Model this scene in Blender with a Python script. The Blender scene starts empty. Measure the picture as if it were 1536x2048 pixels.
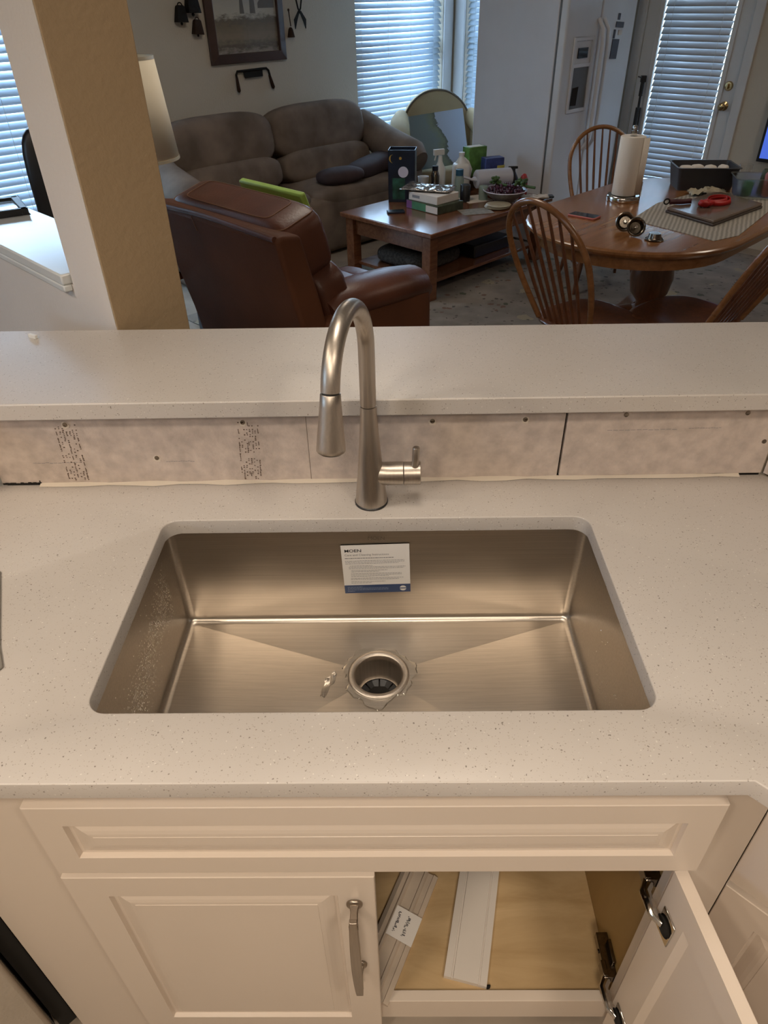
import bpy, bmesh, math, random
from mathutils import Vector, Matrix, Euler
from mathutils.geometry import tessellate_polygon
random.seed(7)
SC = bpy.context.scene
COL = SC.collection
PI = math.pi; Q = PI/4; R2 = math.sqrt(2)

# ------------------------------------------------------------------ camera
F, PITCH, YAW, ROLL = 1390.07, 0.6413, -0.0173, -0.0214
CAM = Vector((0.033, -0.5772, 1.6733))
cd = bpy.data.cameras.new('camera'); cam = bpy.data.objects.new('camera', cd); COL.objects.link(cam)
cd.sensor_fit = 'VERTICAL'; cd.sensor_height = 24.0; cd.lens = F/2048*24.0
cd.clip_start = 0.02; cd.clip_end = 200
fw = Vector((math.sin(YAW)*math.cos(PITCH), math.cos(YAW)*math.cos(PITCH), -math.sin(PITCH)))
rt = Vector((math.cos(YAW), -math.sin(YAW), 0)); up = rt.cross(fw)
rt2 = rt*math.cos(ROLL)+up*math.sin(ROLL); up2 = -rt*math.sin(ROLL)+up*math.cos(ROLL)
m = Matrix((rt2, up2, -fw)).transposed().to_4x4(); m.translation = CAM
cam.matrix_world = m
SC.camera = cam
SC.view_settings.view_transform = 'Standard'
SC.view_settings.look = 'None'
SC.view_settings.gamma = 1.0
SC.view_settings.use_curve_mapping = False
SC.view_settings.exposure = 0.0
try:
    SC.cycles.use_denoising = True
    SC.cycles.max_bounces = 10; SC.cycles.diffuse_bounces = 5
    SC.cycles.sample_clamp_indirect = 4.0
    SC.cycles.caustics_reflective = False; SC.cycles.caustics_refractive = False
except Exception: pass

# ------------------------------------------------------------------ world (overcast blue daylight outside)
w = bpy.data.worlds.new('sky'); SC.world = w; w.use_nodes = True
nt = w.node_tree; nt.nodes.clear()
o_ = nt.nodes.new('ShaderNodeOutputWorld'); b_ = nt.nodes.new('ShaderNodeBackground')
tc = nt.nodes.new('ShaderNodeTexCoord'); sx = nt.nodes.new('ShaderNodeSeparateXYZ'); cr = nt.nodes.new('ShaderNodeValToRGB')
nt.links.new(tc.outputs['Generated'], sx.inputs[0]); nt.links.new(sx.outputs['Z'], cr.inputs[0])
cr.color_ramp.elements[0].position = 0.0; cr.color_ramp.elements[0].color = (0.30, 0.36, 0.36, 1)
cr.color_ramp.elements[1].position = 0.12; cr.color_ramp.elements[1].color = (0.48, 0.72, 1.0, 1)
nt.links.new(cr.outputs[0], b_.inputs[0]); b_.inputs[1].default_value = 14.0
nt.links.new(b_.outputs[0], o_.inputs[0])

def W(u, v, z=0.0):
    """house axes (u to the right-forward, v to the left-forward, both at 45 degrees to the bar) -> world"""
    return Vector(((u-v)/R2, (u+v)/R2, z))

def area(name, loc, size, power, col, rot=(0, 0, 0), spread=PI, shape='DISK', portal=False, sy=None):
    l = bpy.data.lights.new(name, 'AREA'); l.shape = shape; l.size = size
    if sy: l.size_y = sy
    l.energy = power; l.color = col; l.spread = spread
    if portal: l.cycles.is_portal = True
    o = bpy.data.objects.new(name, l); COL.objects.link(o); o.location = loc; o.rotation_euler = rot
    return o
WARM = (1.0, 0.84, 0.665)
CEIL = 2.62
area('ceiling_can_or_fill', (-0.85, -1.05, CEIL-0.03), 0.30, 14.0, WARM, spread=2.7)
area('ceiling_can_or_fill', (0.90, -1.05, CEIL-0.03), 0.30, 14.0, WARM, spread=2.7)
area('ceiling_can_or_fill', (-0.1, -1.9, CEIL-0.03), 0.6, 30, WARM, spread=2.8)
area('living_fill_light', W(2.3, 2.6, CEIL-0.03), 0.9, 14, (1.0, 0.88, 0.74), spread=2.9)  # added warm fill for the living room, no such lamp is known
area('dining_fill_light', W(4.2, 0.2, CEIL-0.03), 0.5, 10, (1.0, 0.86, 0.70), spread=2.9)  # added fill over the dining side, not a known lamp
area('ceiling_can_or_fill', (0.05, 0.30, CEIL-0.03), 0.45, 4.5, (1.0, 0.86, 0.71), spread=2.4)  # extra light added overhead to brighten the bar and counter
area('ceiling_can_or_fill', (-1.7, -0.2, CEIL-0.03), 0.30, 14.0, WARM, spread=2.5)  # extra light added at the left to warm the ledge wall
# portals that guide the sky light through the windows
VA, UB = 4.74, 5.65
def portal(u, v, z, sx_, sz_, ang):
    area('window_portal', W(u, v, z), sx_, 1, (1, 1, 1), rot=(PI/2, 0, ang), shape='RECTANGLE', portal=True, sy=sz_)
area('window_portal', W(-3.16, 1.7, 1.75), 0.8, 1, (1, 1, 1), rot=(PI/2, 0, Q+PI/2), shape='RECTANGLE', portal=True, sy=0.8)
portal(4.95, VA+0.14, 1.3, 1.15, 1.65, PI/4)
portal(1.2, VA+0.14, 1.3, 1.45, 1.7, PI/4)
portal(UB+0.14, 4.27, 1.3, 0.66, 1.6, -PI/4)
portal(UB+0.14, 2.385, 1.15, 0.6, 1.6, -PI/4)

# ------------------------------------------------------------------ materials
MATS = {}
def nodes(name):
    m = bpy.data.materials.new(name); m.use_nodes = True
    n = m.node_tree; b = n.nodes['Principled BSDF']
    return m, n, b
def setp(b, **k):
    for key, v in k.items():
        key = {'base': 'Base Color', 'rough': 'Roughness', 'metal': 'Metallic', 'trans': 'Transmission Weight', 'ior': 'IOR',
               'coat': 'Coat Weight', 'aniso': 'Anisotropic', 'sheen': 'Sheen Weight', 'spec': 'Specular IOR Level', 'alpha': 'Alpha', 'coatr': 'Coat Roughness'}[key]
        if key == 'Base Color' and len(v) == 3: v = (*v, 1)
        b.inputs[key].default_value = v
def noise(n, scale=5, detail=3, rough=0.5, coord='Object', sc=(1, 1, 1), rot=(0, 0, 0)):
    t = n.nodes.new('ShaderNodeTexCoord'); mp = n.nodes.new('ShaderNodeMapping'); mp.inputs['Scale'].default_value = sc; mp.inputs['Rotation'].default_value = rot
    n.links.new(t.outputs[coord], mp.inputs[0])
    x = n.nodes.new('ShaderNodeTexNoise'); x.inputs['Scale'].default_value = scale; x.inputs['Detail'].default_value = detail; x.inputs['Roughness'].default_value = rough
    n.links.new(mp.outputs[0], x.inputs['Vector']); return x, mp
def ramp(n, src, stops):
    r = n.nodes.new('ShaderNodeValToRGB'); e = r.color_ramp.elements
    while len(e) < len(stops): e.new(0.5)
    for i, (p, c) in enumerate(stops): e[i].position = p; e[i].color = (*c, 1)
    n.links.new(src, r.inputs[0]); return r
def bump(n, b, src, strength=0.2, dist=0.002):
    x = n.nodes.new('ShaderNodeBump'); x.inputs['Strength'].default_value = strength; x.inputs['Distance'].default_value = dist
    n.links.new(src, x.inputs['Height']); n.links.new(x.outputs[0], b.inputs['Normal']); return x
def plain(name, c, rough=0.5, metal=0.0, var=0.08, scale=6, bmp=0.0, bscale=60, **k):
    m, n, b = nodes(name); setp(b, base=c, rough=rough, metal=metal, **k)
    x, _ = noise(n, scale, 3)
    lo = tuple(max(0, q*(1-var)) for q in c); hi = tuple(min(1, q*(1+var)) for q in c)
    r = ramp(n, x.outputs['Fac'], [(0.3, lo), (0.7, hi)]); n.links.new(r.outputs[0], b.inputs['Base Color'])
    if bmp:
        y, _ = noise(n, bscale, 3); bump(n, b, y.outputs['Fac'], bmp, 0.003)
    MATS[name] = m; return m
def wood(name, lo, hi, rough=0.3, sc=(1.2, 14, 14), scale=3, coat=0.3, bmp=0.05, rot=(0, 0, 0)):
    m, n, b = nodes(name); setp(b, rough=rough, coat=coat, coatr=0.15)
    x, _ = noise(n, scale, 6, 0.62, sc=sc, rot=rot); x.inputs['Distortion'].default_value = 0.6
    r = ramp(n, x.outputs['Fac'], [(0.3, lo), (0.68, hi)]); n.links.new(r.outputs[0], b.inputs['Base Color'])
    bump(n, b, x.outputs['Fac'], bmp, 0.002); MATS[name] = m; return m
def quartz(name):
    m, n, b = nodes(name); setp(b, rough=0.34, spec=0.5)
    t = n.nodes.new('ShaderNodeTexCoord')
    x, _ = noise(n, 3, 4); base = ramp(n, x.outputs['Fac'], [(0.3, (0.465, 0.43, 0.40)), (0.7, (0.525, 0.488, 0.455))])
    cur = base.outputs[0]
    for sc, thr, size, c in ((330, 0.06, 0.30, (0.24, 0.21, 0.18)), (210, 0.035, 0.24, (0.20, 0.175, 0.15)), (520, 0.10, 0.36, (0.36, 0.32, 0.28)), (300, 0.04, 0.28, (0.64, 0.61, 0.56))):
        v = n.nodes.new('ShaderNodeTexVoronoi'); v.inputs['Scale'].default_value = sc
        wn = n.nodes.new('ShaderNodeTexNoise'); wn.inputs['Scale'].default_value = 500
        mxv = n.nodes.new('ShaderNodeMix'); mxv.data_type = 'VECTOR'; mxv.inputs['Factor'].default_value = 0.003
        n.links.new(t.outputs['Object'], mxv.inputs['A']); n.links.new(wn.outputs['Color'], mxv.inputs['B']); n.links.new(t.outputs['Object'], wn.inputs['Vector'])
        n.links.new(mxv.outputs['Result'], v.inputs['Vector'])
        sp = n.nodes.new('ShaderNodeSeparateColor'); n.links.new(v.outputs['Color'], sp.inputs[0])
        a = n.nodes.new('ShaderNodeMath'); a.operation = 'LESS_THAN'; a.inputs[1].default_value = thr; n.links.new(sp.outputs[0], a.inputs[0])
        d = n.nodes.new('ShaderNodeMath'); d.operation = 'LESS_THAN'; d.inputs[1].default_value = size; n.links.new(v.outputs['Distance'], d.inputs[0])
        mu = n.nodes.new('ShaderNodeMath'); mu.operation = 'MULTIPLY'; n.links.new(a.outputs[0], mu.inputs[0]); n.links.new(d.outputs[0], mu.inputs[1])
        mx = n.nodes.new('ShaderNodeMix'); mx.data_type = 'RGBA'; n.links.new(mu.outputs[0], mx.inputs['Factor']); n.links.new(cur, mx.inputs['A']); mx.inputs['B'].default_value = (*c, 1)
        cur = mx.outputs['Result']
    n.links.new(cur, b.inputs['Base Color']); MATS[name] = m; return m
def steel(name, c=(0.46, 0.42, 0.37), rough=0.3, sc=(2, 300, 300), var=0.10, bs=0.04, aniso=0.4):
    m, n, b = nodes(name); setp(b, metal=1.0, rough=rough, aniso=aniso)
    x, _ = noise(n, 1.0, 4, 0.7, sc=sc); r = ramp(n, x.outputs['Fac'], [(0.3, tuple(q*(1-var) for q in c)), (0.7, tuple(min(1, q*(1+var)) for q in c))])
    n.links.new(r.outputs[0], b.inputs['Base Color'])
    y, _ = noise(n, 6, 4, 0.6)
    mr = n.nodes.new('ShaderNodeMapRange'); mr.inputs['To Min'].default_value = rough*0.8; mr.inputs['To Max'].default_value = rough*1.25
    n.links.new(y.outputs['Fac'], mr.inputs[0]); n.links.new(mr.outputs[0], b.inputs['Roughness'])
    bump(n, b, x.outputs['Fac'], bs, 0.0005); MATS[name] = m; return m
def glass(name, c=(1, 1, 1), rough=0.02, ior=1.45):
    m, n, b = nodes(name); setp(b, base=c, rough=rough, trans=1.0, ior=ior); MATS[name] = m; return m
def slatmat(name, c, tr):
    m, n, b = nodes(name); setp(b, base=c, rough=0.4)
    t = n.nodes.new('ShaderNodeBsdfTranslucent'); t.inputs[0].default_value = (*c, 1)
    mx = n.nodes.new('ShaderNodeMixShader'); mx.inputs[0].default_value = tr
    out = n.nodes['Material Output']; n.links.new(b.outputs[0], mx.inputs[1]); n.links.new(t.outputs[0], mx.inputs[2]); n.links.new(mx.outputs[0], out.inputs[0])
    MATS[name] = m; return m
quartz('quartz')
plain('cabinet_paint', (0.64, 0.555, 0.475), 0.32, var=0.02, scale=2)
plain('wall_paint', (0.58, 0.515, 0.42), 0.75, var=0.03, scale=2, bmp=0.55, bscale=90)
plain('wall_paint_tan', (0.30, 0.215, 0.125), 0.75, var=0.03, scale=2, bmp=0.6, bscale=80)
plain('wall_paint_light', (0.64, 0.59, 0.545), 0.75, var=0.03, scale=2, bmp=0.6, bscale=80)
plain('ceiling_paint', (0.6, 0.57, 0.52), 0.8, var=0.02)
plain('trim_paint', (0.68, 0.68, 0.68), 0.35, var=0.02)
plain('sill_marble', (0.60, 0.62, 0.62), 0.2, var=0.06, scale=5)
plain('cement_board', (0.50, 0.425, 0.375), 0.9, var=0.14, scale=45, bmp=0.35, bscale=160)
plain('dark_gap', (0.012, 0.010, 0.008), 0.9)
plain('ink_brown', (0.13, 0.09, 0.07), 0.8)
plain('caulk', (0.62, 0.55, 0.46), 0.45, var=0.04, bmp=0.3)
steel('sink_steel', (0.52, 0.47, 0.41), 0.32, sc=(3, 250, 250))
steel('sink_steel_side', (0.43, 0.39, 0.35), 0.30, sc=(250, 3, 250))
steel('faucet_steel', (0.50, 0.45, 0.395), 0.37, sc=(250, 250, 3))
steel('pull_steel', (0.36, 0.31, 0.26), 0.33, sc=(200, 200, 3))
steel('chrome', (0.62, 0.60, 0.57), 0.12, bs=0.0, var=0.02)
steel('dark_chrome', (0.20, 0.17, 0.14), 0.22, bs=0.3, sc=(60, 60, 60), var=0.3)
steel('brass', (0.60, 0.44, 0.22), 0.18, bs=0.0)
def thin_glass(name):
    m, n, b = nodes(name); n.nodes.remove(b); out = n.nodes['Material Output']
    t = n.nodes.new('ShaderNodeBsdfTransparent'); g = n.nodes.new('ShaderNodeBsdfGlossy'); g.inputs['Roughness'].default_value = 0.02; lw = n.nodes.new('ShaderNodeLayerWeight'); lw.inputs[0].default_value = 0.5; pw = n.nodes.new('ShaderNodeMath'); pw.operation = 'POWER'; pw.inputs[1].default_value = 4.0; n.links.new(lw.outputs['Facing'], pw.inputs[0])
    fz = n.nodes.new('ShaderNodeMath'); fz.operation = 'MULTIPLY_ADD'; fz.inputs[1].default_value = 0.5; fz.inputs[2].default_value = 0.03; n.links.new(pw.outputs[0], fz.inputs[0])
    mx = n.nodes.new('ShaderNodeMixShader'); n.links.new(fz.outputs[0], mx.inputs[0]); n.links.new(t.outputs[0], mx.inputs[1]); n.links.new(g.outputs[0], mx.inputs[2]); n.links.new(mx.outputs[0], out.inputs[0]); MATS[name] = m
thin_glass('pane_glass')
glass('clear_glass'); glass('frosted_glass', (0.80, 0.88, 0.84), 0.28); glass('water', (0.97, 0.97, 0.95), 0.0, 1.33)
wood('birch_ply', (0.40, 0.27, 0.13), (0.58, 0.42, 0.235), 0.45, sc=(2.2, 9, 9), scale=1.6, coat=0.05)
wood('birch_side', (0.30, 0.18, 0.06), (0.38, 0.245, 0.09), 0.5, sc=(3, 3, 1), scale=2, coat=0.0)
wood('oak', (0.195, 0.078, 0.027), (0.305, 0.135, 0.05), 0.26, sc=(1.2, 12, 12), scale=2.2, coat=0.4, bmp=0.012)
wood('oak_dark', (0.095, 0.032, 0.014), (0.175, 0.066, 0.028), 0.28, sc=(14, 14, 1.5), scale=3)
wood('cherry', (0.12, 0.045, 0.022), (0.22, 0.088, 0.042), 0.2, sc=(1.5, 16, 16), scale=2.5, coat=0.5)
wood('dark_wood', (0.04, 0.02, 0.012), (0.08, 0.042, 0.025), 0.35)
plain('sofa_suede', (0.175, 0.135, 0.108), 0.9, var=0.32, scale=5, bmp=0.25, bscale=40, spec=0.15)
plain('leather', (0.11, 0.038, 0.021), 0.40, var=0.28, scale=4, bmp=0.3, bscale=90)
plain('leather_side', (0.12, 0.045, 0.022), 0.6, spec=0.25, var=0.2, scale=3, bmp=0.3, bscale=90)
plain('stitch', (0.22, 0.11, 0.06), 0.7)
plain('beige_fabric', (0.33, 0.24, 0.125), 0.85, var=0.1, bmp=0.2)
plain('lime_green', (0.33, 0.50, 0.09), 0.6, var=0.05)
plain('lamp_shade', (0.80, 0.70, 0.52), 0.8, var=0.05, scale=3)
plain('black_plastic', (0.012, 0.012, 0.013), 0.4)
plain('black_iron', (0.010, 0.009, 0.008), 0.7, spec=0.25, var=0.3, bmp=0.4)
plain('brown_iron', (0.035, 0.017, 0.009), 0.7, spec=0.25, var=0.3, bmp=0.4)
plain('frame_wood', (0.065, 0.036, 0.027), 0.4, var=0.25)
plain('fridge_white', (0.72, 0.72, 0.74), 0.22, var=0.02, bmp=0.12, bscale=500)
plain('fridge_side', (0.74, 0.75, 0.80), 0.42, var=0.02, bmp=0.2, bscale=300)
plain('fridge_grey', (0.13, 0.125, 0.12), 0.4)
plain('white_plastic', (0.68, 0.67, 0.64), 0.35, var=0.04)
plain('white_paper', (0.72, 0.66, 0.60), 0.8, var=0.03, bmp=0.2, bscale=120)
plain('towel_paper', (0.85, 0.77, 0.66), 0.9, var=0.03, bmp=0.5, bscale=160)
plain('navy', (0.012, 0.018, 0.035), 0.3, var=0.4, scale=8)
plain('navy_print', (0.02, 0.07, 0.05), 0.35, var=0.8, scale=14)
plain('gold', (0.45, 0.28, 0.06), 0.3)
plain('lilac_white', (0.62, 0.60, 0.72), 0.5)
plain('green_box', (0.10, 0.22, 0.05), 0.5, var=0.4, scale=20)
plain('green_label', (0.07, 0.22, 0.11), 0.5, var=0.2, scale=20)
plain('purple_label', (0.20, 0.07, 0.22), 0.5)
plain('olive_dark', (0.045, 0.055, 0.03), 0.6, var=0.5, scale=20)
plain('foil', (0.45, 0.42, 0.40), 0.2, metal=0.8, var=0.5, scale=40, bmp=1.0, bscale=40)
plain('red_pack', (0.30, 0.02, 0.02), 0.45, var=0.5, scale=18)
plain('blue_pack', (0.04, 0.06, 0.20), 0.45, var=0.4, scale=18)
plain('yellow_lid', (0.45, 0.38, 0.07), 0.45)
plain('blue_cap', (0.02, 0.09, 0.17), 0.45)
plain('grape', (0.055, 0.012, 0.028), 0.3, var=0.5, scale=30)
plain('leaf_green', (0.05, 0.10, 0.025), 0.6, var=0.4, scale=40)
plain('ceramic_grey', (0.22, 0.22, 0.23), 0.3, var=0.3, scale=60)
plain('cream', (0.45, 0.39, 0.28), 0.4)
plain('charcoal_pan', (0.040, 0.038, 0.042), 0.45, var=0.15)
plain('fur', (0.06, 0.052, 0.045), 0.95, var=0.5, scale=60, bmp=1.0, bscale=80)
plain('dark_cloth', (0.045, 0.028, 0.030), 0.85, var=0.3, bmp=0.3)
plain('red_strap', (0.42, 0.008, 0.008), 0.5, var=0.2)
plain('maroon_strap', (0.06, 0.006, 0.012), 0.6, var=0.3)
plain('phone_pink', (0.45, 0.12, 0.10), 0.4)
plain('screen', (0.008, 0.009, 0.014), 0.08)
plain('stone_board', (0.16, 0.115, 0.09), 0.16, var=0.25, scale=8)
plain('board_under', (0.06, 0.042, 0.034), 0.4)
plain('grey_cloth', (0.22, 0.20, 0.17), 0.9, var=0.25, scale=30, bmp=0.3)
plain('dishwasher_white', (0.40, 0.35, 0.29), 0.4, var=0.04, bmp=0.3, bscale=120)
plain('label_white', (0.80, 0.77, 0.74), 0.45, var=0.01)
plain('label_blue', (0.028, 0.055, 0.14), 0.4, var=0.02)
plain('print_black', (0.03, 0.03, 0.04), 0.6)
plain('print_grey', (0.24, 0.235, 0.25), 0.6)
plain('printed_pale', (0.30, 0.36, 0.46), 0.6)
plain('moulding_white', (0.66, 0.61, 0.56), 0.35, var=0.03)
plain('moulding_wrap', (0.52, 0.44, 0.36), 0.18, var=0.15, scale=12)
plain('magnet_dark', (0.05, 0.045, 0.06), 0.5)
plain('kitchen_tile', (0.30, 0.25, 0.20), 0.4, var=0.15)
plain('cork_tan', (0.12, 0.09, 0.06), 0.8)
slatmat('blind_slat', (0.58, 0.67, 0.76), 0.18)
slatmat('door_blind_slat', (0.50, 0.52, 0.56), 0.085)
slatmat('tub_plastic', (0.45, 0.55, 0.50), 0.5)
slatmat('wrap_plastic', (0.66, 0.66, 0.72), 0.3)
# flat pictures: procedural painting of a dusk meadow with a bare windmill-free field, and the coastal canvas
def painting():
    m, n, b = nodes('painting'); setp(b, rough=0.12, coat=1.0)
    t = n.nodes.new('ShaderNodeTexCoord'); s = n.nodes.new('ShaderNodeSeparateXYZ'); n.links.new(t.outputs['Generated'], s.inputs[0])
    x, _ = noise(n, 9, 6, 0.7, coord='Generated', sc=(1, 1, 2.2))
    a = n.nodes.new('ShaderNodeMath'); a.operation = 'MULTIPLY_ADD'; a.inputs[1].default_value = 0.32; n.links.new(x.outputs['Fac'], a.inputs[0]); n.links.new(s.outputs['Z'], a.inputs[2])
    r = ramp(n, a.outputs[0], [(0.16, (0.42, 0.38, 0.33)), (0.25, (0.10, 0.09, 0.07)), (0.36, (0.27, 0.23, 0.17)), (0.50, (0.19, 0.16, 0.12)), (0.57, (0.13, 0.125, 0.105)), (0.64, (0.58, 0.58, 0.53)), (0.95, (0.45, 0.46, 0.46))])
    n.links.new(r.outputs[0], b.inputs['Base Color']); MATS['painting'] = m
painting()
def canvas():
    m, n, b = nodes('coast_canvas'); setp(b, rough=0.4)
    t = n.nodes.new('ShaderNodeTexCoord'); s = n.nodes.new('ShaderNodeSeparateXYZ'); n.links.new(t.outputs['Generated'], s.inputs[0])
    x, _ = noise(n, 3.5, 5, 0.6, coord='Generated')
    k = n.nodes.new('ShaderNodeMath'); k.operation = 'MULTIPLY_ADD'; k.inputs[1].default_value = 0.35; n.links.new(x.outputs['Fac'], k.inputs[0]); n.links.new(s.outputs['X'], k.inputs[2])
    k2 = n.nodes.new('ShaderNodeMath'); k2.operation = 'MULTIPLY_ADD'; k2.inputs[1].default_value = 0.22; n.links.new(s.outputs['Z'], k2.inputs[0]); n.links.new(k.outputs[0], k2.inputs[2])
    r = ramp(n, k2.outputs[0], [(0.0, (0.12, 0.17, 0.20)), (0.68, (0.15, 0.20, 0.20)), (0.80, (0.17, 0.21, 0.14)), (0.875, (0.09, 0.11, 0.09)), (0.885, (0.42, 0.48, 0.56))])
    n.links.new(r.outputs[0], b.inputs['Base Color']); MATS['coast_canvas'] = m
canvas()
def rug():
    m, n, b = nodes('rug'); setp(b, rough=0.95)
    x, _ = noise(n, 6, 3); base = ramp(n, x.outputs['Fac'], [(0.35, (0.155, 0.13, 0.105)), (0.65, (0.22, 0.185, 0.15))])
    cur = base.outputs[0]
    for sc, th, sz, c in ((5, 0.4, 0.24, (0.25, 0.21, 0.14)), (7, 0.5, 0.15, (0.07, 0.075, 0.05)), (11, 0.4, 0.16, (0.13, 0.075, 0.05)), (16, 0.35, 0.17, (0.06, 0.055, 0.045)), (24, .3, .22, (0.10, 0.08, 0.06))):
        t = n.nodes.new('ShaderNodeTexCoord'); v = n.nodes.new('ShaderNodeTexVoronoi'); v.inputs['Scale'].default_value = sc
        q = n.nodes.new('ShaderNodeTexNoise'); q.inputs['Scale'].default_value = sc*2.5; q.inputs['Detail'].default_value = 3
        n.links.new(t.outputs['Object'], v.inputs['Vector']); n.links.new(t.outputs['Object'], q.inputs['Vector'])
        ad = n.nodes.new('ShaderNodeMath'); ad.operation = 'MULTIPLY_ADD'; ad.inputs[1].default_value = 0.7; n.links.new(q.outputs['Fac'], ad.inputs[0]); n.links.new(v.outputs['Distance'], ad.inputs[2])
        d = n.nodes.new('ShaderNodeMath'); d.operation = 'LESS_THAN'; d.inputs[1].default_value = sz+0.35; n.links.new(ad.outputs[0], d.inputs[0])
        sp = n.nodes.new('ShaderNodeSeparateColor'); n.links.new(v.outputs['Color'], sp.inputs[0])
        a = n.nodes.new('ShaderNodeMath'); a.operation = 'LESS_THAN'; a.inputs[1].default_value = th; n.links.new(sp.outputs[0], a.inputs[0])
        mu = n.nodes.new('ShaderNodeMath'); mu.operation = 'MULTIPLY'; n.links.new(a.outputs[0], mu.inputs[0]); n.links.new(d.outputs[0], mu.inputs[1])
        mx = n.nodes.new('ShaderNodeMix'); mx.data_type = 'RGBA'; n.links.new(mu.outputs[0], mx.inputs['Factor']); n.links.new(cur, mx.inputs['A']); mx.inputs['B'].default_value = (*c, 1); cur = mx.outputs['Result']
    n.links.new(cur, b.inputs['Base Color']); MATS['rug'] = m
rug()
def striped(name, c1, c2, scale, rot):
    m, n, b = nodes(name); setp(b, rough=0.9)
    t = n.nodes.new('ShaderNodeTexCoord'); mp = n.nodes.new('ShaderNodeMapping'); mp.inputs['Rotation'].default_value = (0, 0, rot); n.links.new(t.outputs['Object'], mp.inputs[0])
    wv = n.nodes.new('ShaderNodeTexWave'); wv.inputs['Scale'].default_value = scale; wv.inputs['Distortion'].default_value = 1.2; wv.inputs['Detail'].default_value = 2; n.links.new(mp.outputs[0], wv.inputs[0])
    r = ramp(n, wv.outputs['Fac'], [(0.2, c1), (0.8, c2)]); n.links.new(r.outputs[0], b.inputs['Base Color']); MATS[name] = m
striped('runner', (0.27, 0.25, 0.215), (0.43, 0.39, 0.34), 16, 1.2)

# ------------------------------------------------------------------ mesh helpers
class MB:
    def __init__(s): s.v = []; s.f = []
    def add(s, vs, fs, M=None):
        b = len(s.v)
        for p in vs:
            p = Vector(p)
            if M is not None: p = M @ p
            s.v.append(p[:])
        for f in fs: s.f.append([i+b for i in f])
        return s
    def box(s, c, d, rz=0, M=None):
        x, y, z = d[0]/2, d[1]/2, d[2]/2; r = Matrix.Rotation(rz, 3, 'Z'); c = Vector(c)
        vs = [c + r @ Vector((a*x, b*y, e*z)) for a, b, e in ((-1,-1,-1),(1,-1,-1),(1,1,-1),(-1,1,-1),(-1,-1,1),(1,-1,1),(1,1,1),(-1,1,1))]
        return s.add(vs, [(0,3,2,1),(4,5,6,7),(0,1,5,4),(1,2,6,5),(2,3,7,6),(3,0,4,7)], M)
    def bx(s, x0, x1, y0, y1, z0, z1, M=None): return s.box(((x0+x1)/2, (y0+y1)/2, (z0+z1)/2), (abs(x1-x0), abs(y1-y0), abs(z1-z0)), 0, M)
    def tube(s, path, rad, n=16, caps=True, M=None, flat=1.0):
        path = [Vector(p) for p in path]
        if not hasattr(rad, '__len__'): rad = [rad]*len(path)
        vs = []; fs = []; prev = None
        for i, p in enumerate(path):
            d = (path[min(i+1, len(path)-1)] - path[max(i-1, 0)]).normalized()
            if prev is None:
                a = Vector((0, 0, 1)) if abs(d.z) < 0.9 else Vector((1, 0, 0)); e1 = d.cross(a).normalized()
            else:
                e1 = (prev - d*prev.dot(d)).normalized()
            prev = e1; e2 = d.cross(e1)
            for k in range(n):
                t = 2*PI*k/n; vs.append(p + (e1*math.cos(t) + e2*math.sin(t)*flat)*rad[i])
        for i in range(len(path)-1):
            for k in range(n): fs.append((i*n+k, i*n+(k+1) % n, (i+1)*n+(k+1) % n, (i+1)*n+k))
        if caps: fs.append(tuple(range(n-1, -1, -1))); fs.append(tuple((len(path)-1)*n+k for k in range(n)))
        return s.add(vs, fs, M)
    def lathe(s, prof, c=(0, 0, 0), n=32, M=None, caps=True):
        vs = []; fs = []; c = Vector(c)
        for r, z in prof:
            for k in range(n): t = 2*PI*k/n; vs.append(c + Vector((r*math.cos(t), r*math.sin(t), z)))
        for i in range(len(prof)-1):
            for k in range(n): fs.append((i*n+k, i*n+(k+1) % n, (i+1)*n+(k+1) % n, (i+1)*n+k))
        if caps:
            if prof[0][0] > 1e-4: fs.append(tuple(range(n-1, -1, -1)))
            if prof[-1][0] > 1e-4: fs.append(tuple((len(prof)-1)*n+k for k in range(n)))
        return s.add(vs, fs, M)
    def prism(s, poly, z0, z1, M=None, holes=()):
        loops = [list(poly)] + [list(h) for h in holes]; pts = [p for l in loops for p in l]
        if holes:
            tri = tessellate_polygon([[Vector((p[0], p[1], 0)) for p in l] for l in loops])
        else: tri = [tuple(range(len(pts)))]
        N = len(pts); vs = [(p[0], p[1], z0) for p in pts] + [(p[0], p[1], z1) for p in pts]; fs = []
        for t in tri: fs.append(tuple(reversed(t))); fs.append(tuple(i+N for i in t))
        b = 0
        for l in loops:
            k = len(l)
            for i in range(k): j = (i+1) % k; fs.append((b+i, b+j, b+j+N, b+i+N))
            b += k
        return s.add(vs, fs, M)
    def pillow(s, c, d, e=0.45, e2=None, nu=24, nv=14, rot=(0, 0, 0), M=None):
        e2 = e2 or e; R = Euler(rot).to_matrix(); c = Vector(c); vs = []; fs = []
        sg = lambda x, p: math.copysign(abs(x)**p, x)
        for j in range(nv+1):
            ph = -PI/2 + PI*j/nv
            for i in range(nu):
                th = 2*PI*i/nu
                vs.append(c + R @ Vector((d[0]/2*sg(math.cos(ph), e2)*sg(math.cos(th), e), d[1]/2*sg(math.cos(ph), e2)*sg(math.sin(th), e), d[2]/2*sg(math.sin(ph), e2))))
        for j in range(nv):
            for i in range(nu): fs.append((j*nu+i, j*nu+(i+1) % nu, (j+1)*nu+(i+1) % nu, (j+1)*nu+i))
        return s.add(vs, fs, M)
    def strip(s, rows, close=False, M=None):
        n = len(rows[0]); vs = [p for r in rows for p in r]; fs = []
        for i in range(len(rows)-1):
            for k in range(n-1 if not close else n): fs.append((i*n+k, i*n+(k+1) % n, (i+1)*n+(k+1) % n, (i+1)*n+k))
        return s.add(vs, fs, M)
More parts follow.
